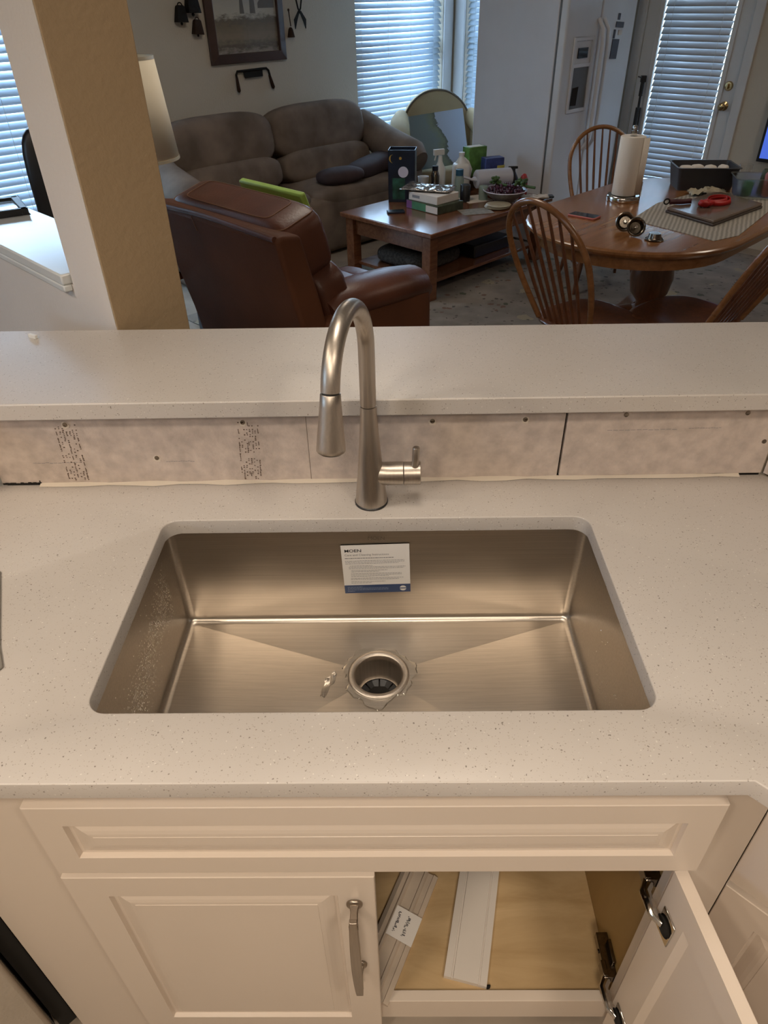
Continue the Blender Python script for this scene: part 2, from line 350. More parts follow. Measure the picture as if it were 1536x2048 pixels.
def build(name, mb, mat, parent=None, smooth=False, bevel=0.0, seg=2, thick=0.0, sub=0, uv=False, weld=True, **tags):
    me = bpy.data.meshes.new(name); me.from_pydata([tuple(v) for v in mb.v], [], mb.f)
    bm = bmesh.new(); bm.from_mesh(me)
    if weld: bmesh.ops.remove_doubles(bm, verts=bm.verts, dist=1e-5)
    bmesh.ops.recalc_face_normals(bm, faces=bm.faces); bm.to_mesh(me); bm.free()
    me.materials.append(MATS[mat])
    if smooth:
        for p in me.polygons: p.use_smooth = True
        me.set_sharp_from_angle(angle=math.radians(smooth if smooth is not True else 40))
    o = bpy.data.objects.new(name, me); COL.objects.link(o)
    if parent is not None: o.parent = parent
    if uv: o.rotation_euler = (0, 0, Q)
    if thick:
        s = o.modifiers.new('solid', 'SOLIDIFY'); s.thickness = thick; s.offset = 0
    if bevel:
        b = o.modifiers.new('bevel', 'BEVEL'); b.width = bevel; b.segments = seg; b.limit_method = 'ANGLE'; b.angle_limit = math.radians(35)
        if not smooth:
            for p in me.polygons: p.use_smooth = True
            me.set_sharp_from_angle(angle=math.radians(35))
    if sub:
        q = o.modifiers.new('sub', 'SUBSURF'); q.levels = sub; q.render_levels = sub
    for k, v in tags.items(): o[k] = v
    return o
def tag(o, label, cat, group=None):
    o['label'] = label; o['category'] = cat
    if group: o['group'] = group
    return o
def thing(name, label, cat, loc=(0, 0, 0), rz=0, group=None):
    o = bpy.data.objects.new(name, None); COL.objects.link(o); o.location = loc; o.rotation_euler = (0, 0, rz); o.empty_display_size = 0.1
    return tag(o, label, cat, group)
def link_copy(o, parent, loc=None):
    c = o.copy(); COL.objects.link(c); c.parent = parent
    if loc is not None: c.location = loc
    return c
def structure(name, mb, mat, uv=False, **k):
    return build(name, mb, mat, uv=uv, kind='structure', **k)
def text(name, s, size, mat, parent, M, sx=1.0, bold=0.0):
    cu = bpy.data.curves.new(name, 'FONT'); cu.body = s; cu.size = size; cu.offset = bold; cu.resolution_u = 3
    o = bpy.data.objects.new(name+'_tmp', cu); COL.objects.link(o)
    dg = bpy.context.evaluated_depsgraph_get(); me = bpy.data.meshes.new_from_object(o.evaluated_get(dg))
    bpy.data.objects.remove(o); me.transform(M @ Matrix.Diagonal((sx, 1, 1, 1)))
    me.materials.clear(); me.materials.append(MATS[mat]); me.name = name
    t = bpy.data.objects.new(name, me); COL.objects.link(t); t.parent = parent; return t
def rrect(x0, x1, y0, y1, r, n=8):
    p = []
    for cx, cy, a in ((x1-r, y0+r, -PI/2), (x1-r, y1-r, 0), (x0+r, y1-r, PI/2), (x0+r, y0+r, PI)):
        for k in range(n+1): t = a + PI/2*k/n; p.append((cx+r*math.cos(t), cy+r*math.sin(t)))
    return p

# ================================================================== ROOM SHELL
def wall_boxes(mb, axis, at, t, a0, a1, z0, z1, holes):
    """wall along u (axis 'u', at fixed v) or along v; holes = [(a0,a1,z0,z1)]"""
    def put(p0, p1, q0, q1):
        if p1-p0 < 1e-4 or q1-q0 < 1e-4: return
        if axis == 'u': mb.bx(p0, p1, at, at+t, q0, q1)
        else: mb.bx(at, at+t, p0, p1, q0, q1)
    cur = a0
    for h in sorted(holes):
        put(cur, h[0], z0, z1); put(h[0], h[1], z0, h[2]); put(h[0], h[1], h[3], z1); cur = h[1]
    put(cur, a1, z0, z1)
WIN1 = (4.40, 5.50, 0.52, 2.12); WINL = (0.45, 1.95, 0.46, 2.12); WIN2 = (3.95, 4.59, 0.55, 2.12); DOOR = (1.985, 2.80, 0.0, 2.06)
mb = MB(); wall_boxes(mb, 'u', VA, 0.14, -3.0, UB+0.14, 0, CEIL, [WINL, WIN1]); structure('wall_back', mb, 'wall_paint', uv=True)
mb = MB(); wall_boxes(mb, 'v', UB, 0.14, -4.2, VA, 0, CEIL, [WIN2, DOOR]); structure('wall_right', mb, 'wall_paint', uv=True)
WIN4 = (1.3, 2.1, 1.35, 2.15)
mb = MB(); wall_boxes(mb, 'v', -3.14, 0.14, -4.2, VA, 0, CEIL, [WIN4]); structure('wall_left', mb, 'wall_paint_light', uv=True)
mb = MB(); mb.bx(-3.0, UB, -4.34, -4.2, 0, CEIL); structure('wall_front', mb, 'wall_paint_light', uv=True)
mb = MB(); mb.bx(-3.14, UB+0.14, -4.34, VA+0.14, -0.1, 0); structure('floor', mb, 'kitchen_tile', uv=True)
mb = MB(); mb.bx(-3.14, UB+0.14, -4.34, VA+0.14, CEIL, CEIL+0.1); structure('ceiling', mb, 'ceiling_paint', uv=True)
# wall between kitchen and living room (its end is the tan pillar), with a pass-through above a ledge
mb = MB()
PU0, PU1, PV0 = 0.203, 0.372, 0.985
wall_boxes(mb, 'v', PU0, PU1-PU0, PV0, VA, 0, CEIL, [(1.157, 3.0, 1.165, CEIL)])
structure('wall_passage', mb, 'wall_paint_light', uv=True)
mb = MB(); mb.bx(PU0+0.0005, PU1-0.0005, PV0-0.004, PV0, 0, CEIL)
o = structure('trim_1', mb, 'wall_paint_tan', uv=True, bevel=0.003)
mb = MB(); mb.bx(PU0-0.02, PU1+0.02, 1.163, 3.0, 1.165, 1.189); structure('trim_2', mb, 'sill_marble', uv=True, bevel=0.004)
mb = MB(); mb.bx(PU0-0.02, PU0, 1.163, 3.0, 1.150, 1.165); structure('trim_3', mb, 'sill_marble', uv=True, bevel=0.003)
# half wall that carries the bar top
mb = MB(); mb.bx(-0.95, 1.75, 0.5565, 0.78, 0, 1.076)
hw = structure('wall_half', mb, 'wall_paint')
# casings round the windows and door
def casing(name, axis, at, a0, a1, z0, z1, wd, t, bottom=True):
    mb = MB()
    def put(p0, p1, q0, q1):
        if axis == 'u': mb.bx(p0, p1, at-t, at, q0, q1)
        else: mb.bx(at-t, at, p0, p1, q0, q1)
    put(a0-wd, a0, z0-(wd if bottom else 0), z1+wd); put(a1, a1+wd, z0-(wd if bottom else 0), z1+wd); put(a0, a1, z1, z1+wd)
    if bottom: put(a0, a1, z0-wd, z0)
    return structure(name, mb, 'trim_paint', uv=True, bevel=0.004)
casing('trim_4', 'v', UB, DOOR[0], DOOR[1], 0, DOOR[3], 0.07, 0.022, False)
def window(name, axis, at, a0, a1, z0, z1):
    """frame, mid rail and a pane in the wall's thickness"""
    mb = MB(); d0, d1 = at+0.085, at+0.125
    def put(p0, p1, q0, q1, m_=None):
        m_ = m_ or mb
        if axis == 'u': m_.bx(p0, p1, d0, d1, q0, q1)
        else: m_.bx(d0, d1, p0, p1, q0, q1)
    put(a0, a0+0.05, z0, z1); put(a1-0.05, a1, z0, z1); put(a0, a1, z0, z0+0.05); put(a0, a1, z1-0.05, z1); put(a0, a1, (z0+z1)/2-0.02, (z0+z1)/2+0.02)
    fr = structure(name, mb, 'trim_paint', uv=True)
    for q0, q1 in ((z0+0.05, (z0+z1)/2-0.02), ((z0+z1)/2+0.02, z1-0.05)):
        p_ = MB()
        if axis == 'u': p_.bx(a0+0.05, a1-0.05, d0+0.015, d0+0.019, q0, q1)
        else: p_.bx(d0+0.015, d0+0.019, a0+0.05, a1-0.05, q0, q1)
        build('pane', p_, 'pane_glass', fr)
    return fr
window('window_1', 'u', VA, *WIN1); window('window_2', 'v', UB, *WIN2); window('window_3', 'u', VA, *WINL); window('window_4', 'v', -3.14, *WIN4)
mb = MB(); mb.bx(WIN1[1]+0.004, UB-0.03, VA-0.02, VA, 0.5, 2.2); structure('trim_5', mb, 'trim_paint', uv=True, bevel=0.006)
mb = MB(); mb.bx(UB-0.02, UB, WIN2[1]+0.004, VA-0.03, 0.5, 2.2); structure('trim_6', mb, 'trim_paint', uv=True, bevel=0.006)
# unseen roof and post added outside the back door to dim its blinds
mb = MB(); mb.bx(UB+0.2, UB+2.4, 0.2, 3.5, 2.45, 2.55); mb.bx(UB+2.28, UB+2.4, 3.38, 3.5, -0.1, 2.45); structure('roof_light_blocker', mb, 'ceiling_paint', uv=True)
mb = MB(); mb.bx(-6, 14, -8, 16, -0.25, -0.15); structure('ground', mb, 'grey_cloth', uv=True)

# blinds ---------------------------------------------------------------
def slat_mesh(length, tilt, wdt=0.05):
    """slat running along x, room side towards -y; room-side edge low"""
    mb = MB(); rows = []
    for k in range(5):
        t = k/4-0.5; yy = t*wdt*math.cos(tilt); zz = t*wdt*math.sin(tilt); bow = 0.0035*(1-(2*t)**2)
        yy -= bow*math.sin(tilt); zz += bow*math.cos(tilt)
        rows.append([(-length/2, yy, zz), (length/2, yy, zz)])
    mb.strip(rows); return mb
def blind(label, axis, at, a0, a1, z0, z1, top_vis, tilt, cords, group='white window blinds', pitch=0.0445, mat='blind_slat'):
    L = a1-a0
    t = thing('window_blind', label, 'blind', W(*( ((a0+a1)/2, at) if axis == 'u' else (at, (a0+a1)/2) ), 0), Q if axis == 'u' else -Q, group)
    z = z0+0.03; first = None; zs = []
    while z < top_vis: zs.append(z); z += pitch
    for z in zs:
        if first is None:
            first = build('slat', slat_mesh(L-0.012, tilt), mat, t, smooth=True, thick=0.0022); first.location = (0, 0, z)
        else:
            c = link_copy(first, t, (random.uniform(-.001, .001), 0, z)); c.rotation_euler = (random.uniform(-.02, .02), 0, random.uniform(-.0015, .0015))
    mb = MB(); mb.bx(-L/2+0.006, L/2-0.006, -0.012, 0.012, z0-0.012, z0+0.006); build('bottom_rail', mb, 'blind_slat', t, bevel=0.003)
    mb = MB(); mb.bx(-L/2+0.004, L/2-0.004, -0.02, 0.02, z1-0.045, z1-0.003); build('head_rail', mb, 'blind_slat', t, bevel=0.003)
    for c in cords:
        x = -L/2+c*L
        for y in (-0.024, 0.024):
            mb = MB(); mb.tube([(x, y, z0), (x, y, z1-0.02)], 0.0014, 6); build('ladder_cord', mb, 'trim_paint', t, smooth=True)
    return t
blind('white slatted blind over the window behind the round-backed armchair', 'u', VA+0.035, WIN1[0], WIN1[1], 0.535, WIN1[3], 1.75, math.radians(52), (0.07, 0.36, 0.62, 0.9))
blind('narrow strip of white slatted blind in the room corner beside the refrigerator', 'v', UB+0.035, WIN2[0], WIN2[1], 0.565, WIN2[3], 1.75, math.radians(52), (0.15, 0.85))
blind('white slatted blind seen over the pass-through ledge at the left', 'u', VA+0.035, WINL[0], WINL[1], 0.475, WINL[3], 1.8, math.radians(52), (0.1, 0.36, 0.645, 0.9))
# back door -------------------------------------------------------------
dr = thing('door_1', 'white glazed back door', 'door', W(UB+0.02, (DOOR[0]+DOOR[1])/2, 0), -Q); dr['kind'] = 'structure'
del dr['category']; del dr['label']
DW = DOOR[1]-DOOR[0]-0.01
# local x runs towards -v (to the right in the photo), local -y faces the room
xa, xb = -(2.66-(DOOR[0]+DOOR[1])/2), -(2.115-(DOOR[0]+DOOR[1])/2)
mb = MB()
mb.bx(-DW/2, xa-0.02, -0.02, 0.024, 0.01, 2.05); mb.bx(xb+0.02, DW/2, -0.02, 0.024, 0.01, 2.05); mb.bx(xa-0.02, xb+0.02, -0.02, 0.024, 0.01, 0.36); mb.bx(xa-0.02, xb+0.02, -0.02, 0.024, 1.97, 2.05)
build('door_panel', mb, 'trim_paint', dr, bevel=0.003)
mb = MB()
for q in ((xa-0.035, xa, 0.34, 1.99), (xb, xb+0.035, 0.34, 1.99), (xa, xb, 0.34, 0.375), (xa, xb, 1.955, 1.99)): mb.bx(q[0], q[1], -0.034, -0.0195, q[2], q[3])
build('glass_frame', mb, 'trim_paint', dr, bevel=0.005)
mb = MB(); mb.bx(xa-0.018, xb+0.018, 0.012, 0.018, 0.362, 1.968); build('pane', mb, 'pane_glass', dr)
kx = -(2.045-(DOOR[0]+DOOR[1])/2)
Mk = Matrix.Translation((kx, -0.02, 0.949)) @ Matrix.Rotation(PI/2, 4, 'X')
mb = MB(); mb.lathe([(0.0, 0), (0.031, 0), (0.031, 0.006), (0.014, 0.012), (0.012, 0.03), (0.022, 0.036), (0.027, 0.048), (0.024, 0.06), (0.012, 0.066), (0, 0.067)], M=Mk, n=24); build('door_knob', mb, 'brass', dr, smooth=True)
Mk = Matrix.Translation((kx, -0.02, 1.078)) @ Matrix.Rotation(PI/2, 4, 'X')
mb = MB(); mb.lathe([(0, 0), (0.032, 0), (0.032, 0.006), (0.026, 0.014), (0.0, 0.016)], M=Mk, n=24); mb.bx(kx-0.004, kx+0.004, -0.055, -0.034, 1.062, 1.094); build('deadbolt', mb, 'brass', dr, smooth=True)
blind('darker white slatted blind mounted on the glazed back door', 'v', UB+0.005, 2.118, 2.657, 0.40, 1.955, 1.75, math.radians(58), (0.14, 0.86), pitch=0.0425, mat='door_blind_slat')

# ================================================================== KITCHEN
# countertop with the sink cutout
CT = 0.915; CH = 0.030
outer = [(-0.7315-0.9, 0.5404-0.9), (-0.7315, 0.5404), (0.7446, 0.5477), (0.7446+0.9, 0.5477-0.9), (0.4596+0.9, -0.1045-0.9), (0.4596, -0.1045), (-0.545, -0.1035), (-0.545-0.95, -0.1035-0.95)]
outer = outer[::-1]
hole = rrect(-0.381, 0.381, 0.0, 0.4195, 0.028)
def offset(loop, d):
    n_ = len(loop); out = []
    for i in range(n_):
        p, a, b = Vector(loop[i]), Vector(loop[i-1]), Vector(loop[(i+1) % n_]); e1 = (p-a).normalized(); e2 = (b-p).normalized()
        n1 = Vector((-e1.y, e1.x)); n2 = Vector((-e2.y, e2.x)); q = (n1+n2); q = q/max(q.dot(n1), 0.2); out.append((p.x+q.x*d, p.y+q.y*d))
    return out
mb = MB(); hole = hole[::-1]      # outer counter-clockwise, hole clockwise: a positive offset is into the stone for both
loops = [outer, hole]; E_ = 0.0022
for l in loops:
    mb.strip([[(*p, CT-CH) for p in l], [(*p, CT-E_) for p in l], [(*p, CT-E_*0.3) for p in offset(l, E_*0.3)], [(*p, CT) for p in offset(l, E_)]], close=True)
for z, off in ((CT, E_), (CT-CH, 0)):
    ls_ = [offset(l, off) if off else l for l in loops]; tri = tessellate_polygon([[Vector((*p, 0)) for p in l] for l in ls_]); mb.add([(*p, z) for l in ls_ for p in l], tri)
ct = build('countertop', mb, 'quartz', smooth=50)
tag(ct, 'speckled off-white quartz kitchen countertop with a rectangular sink cutout', 'countertop')
mb = MB()
def fillet(p0, p1, nx, ny):
    a = Vector((*p0, CT)); b = Vector((*p1, CT)); nrm = Vector((nx, ny, 0)); N = 30
    rows = []
    for k in range(N+1):
        p = a.lerp(b, k/N); wv = 0.0045+0.0012*math.sin(k*1.7)+0.0008*math.sin(k*4.1)
        rows.append([p+Vector((0, 0, 0.0005)), p+nrm*wv*2.0+Vector((0, 0, 0.0007)), p+nrm*wv*0.8+Vector((0, 0, wv*0.5)), p+Vector((0, 0, wv*0.8))])
    mb.strip(rows)
fillet((-0.655, 0.5408), (0.70, 0.5475), 0, -1)
build('caulk_bead', mb, 'caulk', ct, smooth=True)
# bar top
mb = MB(); BZ = 1.1086; CHB = 0.0325
mb.prism([(-1.16, 0.5026), (1.75, 0.5087), (1.75, 0.8250), (-1.16, 0.8430)], BZ-CHB, BZ)
bar = build('bar_top', mb, 'quartz', bevel=0.0025); tag(bar, 'long raised speckled quartz bar top above the backsplash', 'countertop')
# small white spacer on the ledge of the wall behind the bar
mb = MB(); mb.box((0, 0, 0.004), (0.022, 0.007, 0.008), 0.5); sp = build('tile_spacer', mb, 'white_plastic', bevel=0.001); sp.location = (-0.715, 0.80, BZ); sp.rotation_euler = (0, 0, -1.0)
tag(sp, 'tiny white plastic spacer lying near the left end of the bar top', 'spacer')

# backsplash of cement board ------------------------------------------------
bs = MB(); bs.bx(-0.7315, 0.7446, 0.5552, 0.5562, CT-0.02, 1.0755)
bsw = structure('wall_backsplash', bs, 'dark_gap')
def board(x0, x1, name='cement_board', z0=0.9165, z1=1.0755, d=0.0):
    mb = MB(); y0 = 0.5404+(x0+0.7315)*0.00495; y1 = 0.5404+(x1+0.7315)*0.00495
    mb.add([(x0, y0-d, z0), (x1, y1-d, z0), (x1, y1+0.012, z0), (x0, y0+0.012, z0), (x0, y0-d, z1), (x1, y1-d, z1), (x1, y1+0.012, z1), (x0, y0+0.012, z1)], [(0,3,2,1),(4,5,6,7),(0,1,5,4),(1,2,6,5),(2,3,7,6),(3,0,4,7)])
    return build(name, mb, 'cement_board', bsw, bevel=0.0006)
board(-0.7300, -0.1263, z0=0.9175); board(-0.1257, 0.3495); board(0.3535, 0.7425, z0=0.9185, d=0.001)
# diagonal returns of the backsplash at both ends
for s_, P in ((1, (0.7455, 0.5485)), (-1, (-0.7325, 0.5410))):
    mb = MB(); d = Vector((s_, -1, 0)).normalized(); nrm = Vector((s_, 1, 0)).normalized()
    a = Vector((*P, 0)) + d*0.0025; b = a+d*1.2
    vs = [];
    for z in (0.918, 1.0755):
        for p in (a, b, b+nrm*0.012, a+nrm*0.012): vs.append((p.x, p.y, z))
    mb.add(vs, [(0,3,2,1),(4,5,6,7),(0,1,5,4),(1,2,6,5),(2,3,7,6),(3,0,4,7)]); build('cement_board', mb, 'cement_board', bsw)
# dark chipped gap at the left foot of the board
mb = MB(); rnd = random.Random(3); x = -0.729
while x < -0.655:
    h = 0.0012+0.0022*rnd.random(); mb.bx(x, x+0.006, 0.5398, 0.5408, CT+0.0004, CT+0.0025+h); x += 0.005
mb.bx(-0.6565, -0.6545, 0.5398, 0.541, CT, CT+0.009)
build('chipped_gap', mb, 'dark_gap', bsw)
# screws with patches
def ysurf(x): return 0.5404+(x+0.7315)*0.00495
for x, z in ((-0.570, 1.047), (-0.416, 0.9725), (-0.2424, 1.0465), (0.106, 1.043), (0.2759, 1.0434), (0.4589, 1.050), (0.6794, 1.050), (0.7275, 0.989)):
    M_ = Matrix.Translation((x, ysurf(x)-0.0006, z)) @ Matrix.Rotation(PI/2, 4, 'X')
    mb = MB(); mb.lathe([(0, 0.0005), (0.0022, 0.0005), (0.0042, 0.0012), (0.0046, 0.0004), (0.0046, -0.001)], M=M_, n=14)
    sc_ = build('screw', mb, 'dark_chrome', bsw, smooth=True)
    mb = MB(); pts = []
    for k in range(14): t = 2*PI*k/14; r = 0.0062+0.0022*random.random(); pts.append((r*math.cos(t), r*math.sin(t)-0.0015))
    mb.prism(pts, 0.0, 0.0003, M=M_); build('filler_patch', mb, 'caulk', sc_)
# printed dot-matrix marks on the boards
mb = MB(); rnd = random.Random(11)
def stamp(xl0, xl1, z1, z0, slant, cols=7):
    nrow = 34
    for r in range(nrow):
        t = r/(nrow-1); z = z1+(z0-z1)*t; off = slant*t
        for c in range(cols):
            if rnd.random() < (0.50 if (r//4) % 2 else 0.32):
                x = xl0+(xl1-xl0)*(c+0.5*rnd.random()*0.4)/(cols-1)+off; s = 0.0008+0.0006*rnd.random(); y = ysurf(x)-0.0004
                mb.bx(x-s, x+s, y-0.0003, y+0.0003, z-s*0.8, z+s*0.8)
    for c in (0.0, 0.5, 1.0):
        for r in range(9):
            if rnd.random() < 0.55:
                t = r/9; z = z1+(z0-z1)*t; x = xl0+(xl1-xl0)*c+slant*t; y = ysurf(x)-0.0004; mb.bx(x-0.0006, x+0.0006, y-0.0003, y+0.0003, z-0.008, z)
stamp(-0.590, -0.553, 1.046, 0.925, -0.007); stamp(-0.252, -0.216, 1.046, 0.922, -0.008, 8)
build('printed_dots', mb, 'ink_brown', bsw, kind='stuff')
mb = MB()
for x0, x1, z in ((-0.655, -0.56, 0.964), (-0.40, -0.345, 0.9635), (0.43, 0.56, 1.018), (0.58, 0.64, 1.0195)):
    rnd = random.Random(int(x0*1000)); n_ = 12
    for k in range(n_):
        a = x0+(x1-x0)*k/n_; b = x0+(x1-x0)*(k+0.8)/n_; zz = z+rnd.uniform(-.0006, .0006); mb.bx(a, b, ysurf(a)-0.0004-(0.001 if x0 > .35 else 0), ysurf(a)+0.0004, zz, zz+0.0006)
build('pencil_line', mb, 'print_grey', bsw)

# sink ---------------------------------------------------------------------
SZ = 0.655; X0, X1, Y0, Y1 = -0.3835, 0.3835, -0.003, 0.4225
sink = thing('kitchen_sink', 'large single-bowl undermount stainless steel sink, damp inside', 'sink', (0, 0.21, CT-CH))
T_ = Matrix.Translation((0, -0.21, -(CT-CH)))
DC = (0.0012, 0.288)
# wall shell of the bowl, with rounded vertical corners and a radiused foot
def ring(off, z, r): return [(p[0], p[1], z) for p in rrect(X0+off, X1-off, Y0+off, Y1-off, max(r, 0.002), 6)]
mb = MB()
mb.strip([ring(-0.02, CT-CH-0.001, 0.03), ring(-0.0005, CT-CH-0.001, 0.013), ring(0.0, CT-CH-0.003, 0.013), ring(0.0015, SZ+0.016, 0.012)], close=True, M=T_)
o = build('bowl_wall', mb, 'sink_steel', sink, smooth=50)
mb = MB(); rows = []
for k in range(7):
    t = PI/2*k/6; rows.append(ring(0.0015+0.012*(1-math.cos(t)), SZ+0.016-0.013*math.sin(t), 0.012))
mb.strip(rows, close=True, M=T_); build('bowl_foot_radius', mb, 'sink_steel', sink, smooth=True)
# floor: four planes falling gently to the drain
inner = rrect(X0+0.0135, X1-0.0135, Y0+0.0135, Y1-0.0135, 0.003, 3)
mb = MB(); n_ = len(inner); DR = 0.056; vs = [(p[0], p[1], SZ+0.003) for p in inner]; fs = []
N2 = n_
for p in inner:
    d = Vector((p[0]-DC[0], p[1]-DC[1])).normalized()*DR; vs.append((DC[0]+d.x, DC[1]+d.y, SZ-0.004))
# subdivide the long sides so the creases stay at the corners
def side_pts(a, b, k): return [(a[0]+(b[0]-a[0])*i/k, a[1]+(b[1]-a[1])*i/k) for i in range(k)]
cs = [(X1-0.0135, Y0+0.0135), (X1-0.0135, Y1-0.0135), (X0+0.0135, Y1-0.0135), (X0+0.0135, Y0+0.0135)]
loop = []
for i in range(4): loop += side_pts(cs[i], cs[(i+1) % 4], 12)
# plane heights: each side is one flat facet from rim edge to drain
DD = 0.009
rows0 = [(p[0], p[1], SZ+0.003) for p in loop]; rows1 = []
for p in loop:
    d = Vector((p[0]-DC[0], p[1]-DC[1])).normalized()*DR; rows1.append((DC[0]+d.x, DC[1]+d.y, SZ-DD))
mb = MB(); mb.strip([rows0, rows1], close=True, M=T_)
build('bowl_floor', mb, 'sink_steel', sink, smooth=1.2)
# drain flange, sleeve, splash ring and blades
mb = MB(); mb.lathe([(0.0585, -0.0045), (0.0575, -0.0015), (0.053, 0.0005), (0.047, -0.0005), (0.0445, -0.004), (0.0435, -0.012), (0.043, -0.055), (0.038, -0.060), (0.0405, -0.063), (0.0405, -0.075)], (DC[0], DC[1], SZ-DD+0.003), 48, M=T_, caps=False)
build('drain_flange', mb, 'faucet_steel', sink, smooth=50)
mb = MB()
for k in range(8):
    a0 = 2*PI*k/8+0.04; a1 = 2*PI*(k+1)/8-0.04; z = SZ-DD-0.060
    mb.add([(DC[0]+0.039*math.cos(a0), DC[1]+0.039*math.sin(a0), z), (DC[0]+0.039*math.cos((a0+a1)/2), DC[1]+0.039*math.sin((a0+a1)/2), z-0.001), (DC[0]+0.039*math.cos(a1), DC[1]+0.039*math.sin(a1), z), (DC[0]+0.004*math.cos((a0+a1)/2), DC[1]+0.004*math.sin((a0+a1)/2), z-0.014)], [(0, 1, 3), (1, 2, 3)], T_)
mb.lathe([(0.05, -0.15), (0, -0.15)], (DC[0], DC[1], SZ), 24, M=T_)
build('splash_guard', mb, 'black_plastic', sink, thick=0.001)
mb = MB(); mb.lathe([(0.041, -0.074), (0.046, -0.09), (0.046, -0.16), (0.0, -0.16)], (DC[0], DC[1], SZ), 24, M=T_); build('drain_well', mb, 'dark_gap', sink)
# stamped mark near the top of the back wall
text('stamped_mark', 'MOEN', 0.011, 'cork_tan', sink, T_ @ Matrix.Translation((-0.0155, Y1-0.0022, 0.8645)) @ Matrix.Rotation(PI/2, 4, 'X'))
# standing water
rnd = random.Random(5)
mb = MB(); ro = []; ri = []; n_ = 90
for k in range(n_):
    t = 2*PI*k/n_; r = 0.067+0.004*math.sin(3*t+1)+0.003*math.sin(7*t)+0.0022*math.sin(17*t+2)+0.0015*rnd.random()
    if -2.1 < (t-2*PI if t > PI else t) < -1.1: r += 0.012*(0.5+0.5*math.cos(((t-2*PI if t > PI else t)+1.6)*6))
    z = SZ-DD+(r-DR)*0.10+0.0002
    ro.append((DC[0]+r*math.cos(t), DC[1]+r*math.sin(t), z-0.0008)); ri.append((DC[0]+(r-0.0022)*math.cos(t), DC[1]+(r-0.0022)*math.sin(t), z+0.0007))
r2 = [(DC[0]+0.058*math.cos(2*PI*k/n_), DC[1]+0.058*math.sin(2*PI*k/n_), SZ-DD+0.0012) for k in range(n_)]
mb.strip([ro, ri, r2], close=True, M=T_)
build('water_puddle', mb, 'water', smooth=True).parent = sink
def puddle(cx, cy, rx, ry, seed, rot=0.0, name='water_puddle'):
    r_ = random.Random(seed); mb = MB(); n_ = 48; ph = [r_.uniform(0, 6) for _ in range(4)]; A = []; B = []
    for k in range(n_):
        t = 2*PI*k/n_; q = 1+0.22*math.sin(2*t+ph[0])+0.16*math.sin(3*t+ph[1])+0.10*math.sin(5*t+ph[2])+0.06*math.sin(9*t+ph[3])
        c_, s_ = math.cos(t)*rx*q, math.sin(t)*ry*q; x = cx+c_*math.cos(rot)-s_*math.sin(rot); y = cy+c_*math.sin(rot)+s_*math.cos(rot)
        zz = SZ-DD+(0.012)*max(0, min(1, (abs(x-DC[0])-DR)/(0.37-DR)))
        A.append((x, y, zz-0.0012)); B.append((cx+(x-cx)*0.9, cy+(y-cy)*0.9, zz+0.0009))
    mb.strip([A, B], close=True, M=T_); b = len(mb.v); mb.f.append(list(range(b-n_, b)))
    build(name, mb, 'water', sink, smooth=60)
puddle(-0.092, 0.265, 0.010, 0.030, 2, -0.25)
# condensation: a slanting band of droplets on the left wall, a few on the right wall and floor
mb = MB(); rnd = random.Random(21)
def drop(p, nrm, r):
    nrm = Vector(nrm).normalized(); e1 = nrm.cross(Vector((0.3, 0.2, 1))).normalized(); e2 = nrm.cross(e1); n_ = 6
    vs = [Vector(p)+(e1*math.cos(2*PI*k/n_)+e2*math.sin(2*PI*k/n_))*r for k in range(n_)]; vs += [Vector(p)+(e1*math.cos(2*PI*k/n_)+e2*math.sin(2*PI*k/n_))*r*0.6+nrm*r*0.38 for k in range(n_)]
    fs = [(k, (k+1) % n_, n_+(k+1) % n_, n_+k) for k in range(n_)]+[tuple(range(n_, 2*n_))]
    mb.add(vs, fs, T_)
for k in range(1500):
    t = rnd.random(); y = 0.36-0.36*t; z = 0.80-0.02*t+rnd.gauss(0, 0.026)+0.01; z -= 0.05*t
    if SZ+0.02 < z < 0.87: drop((X0+0.0018, y, z), (1, 0, 0), rnd.uniform(0.0005, 0.0013))
for k in range(60):
    y = 0.05+0.22*rnd.random(); z = 0.74+rnd.gauss(0, 0.03); drop((X1-0.0018, y, z), (-1, 0, 0), rnd.uniform(0.0006, 0.0012))
build('condensation_droplets', mb, 'water', sink, smooth=True, kind='stuff', weld=False)
# care label stuck on the back wall
lab = thing('care_label', 'white care and cleaning instruction sheet with blue footer stuck on sink back wall', 'label', (-0.0012, Y1-0.0030, 0.7935))
lab.rotation_euler = (0, 0, 0)
LW, LH = 0.128, 0.121
Ml = Matrix.Rotation(-0.027, 4, 'Y') @ Matrix.Rotation(PI/2, 4, 'X')
mb = MB(); mb.add([(-LW/2, -LH/2, 0), (LW/2, -LH/2, 0), (LW/2, LH/2, 0), (-LW/2, LH/2, 0), (-LW/2, -LH/2, .0003), (LW/2, -LH/2, .0003), (LW/2, LH/2, .0003), (-LW/2, LH/2, .0003)], [(0,3,2,1),(4,5,6,7),(0,1,5,4),(1,2,6,5),(2,3,7,6),(3,0,4,7)], Ml)
build('sheet', mb, 'label_white', lab)
def flat(mb, x0, x1, y0, y1, z=0.0006): mb.add([(x0, y0, z), (x1, y0, z), (x1, y1, z), (x0, y1, z)], [(0, 1, 2, 3)], Ml)
mb = MB(); flat(mb, -LW/2, LW/2, -LH/2, -LH/2+0.021, 0.0005); build('blue_band', mb, 'label_blue', lab)
text('lettering', 'MOEN', 0.0098, 'print_black', lab, Ml @ Matrix.Translation((-LW/2+0.006, LH/2-0.0165, 0.0008)), sx=1.15, bold=0.00012)
text('lettering', 'Care and Cleaning Instructions', 0.0068, 'print_grey', lab, Ml @ Matrix.Translation((-LW/2+0.006, LH/2-0.0255, 0.0008)), sx=0.98)
mb = MB(); rnd = random.Random(8)
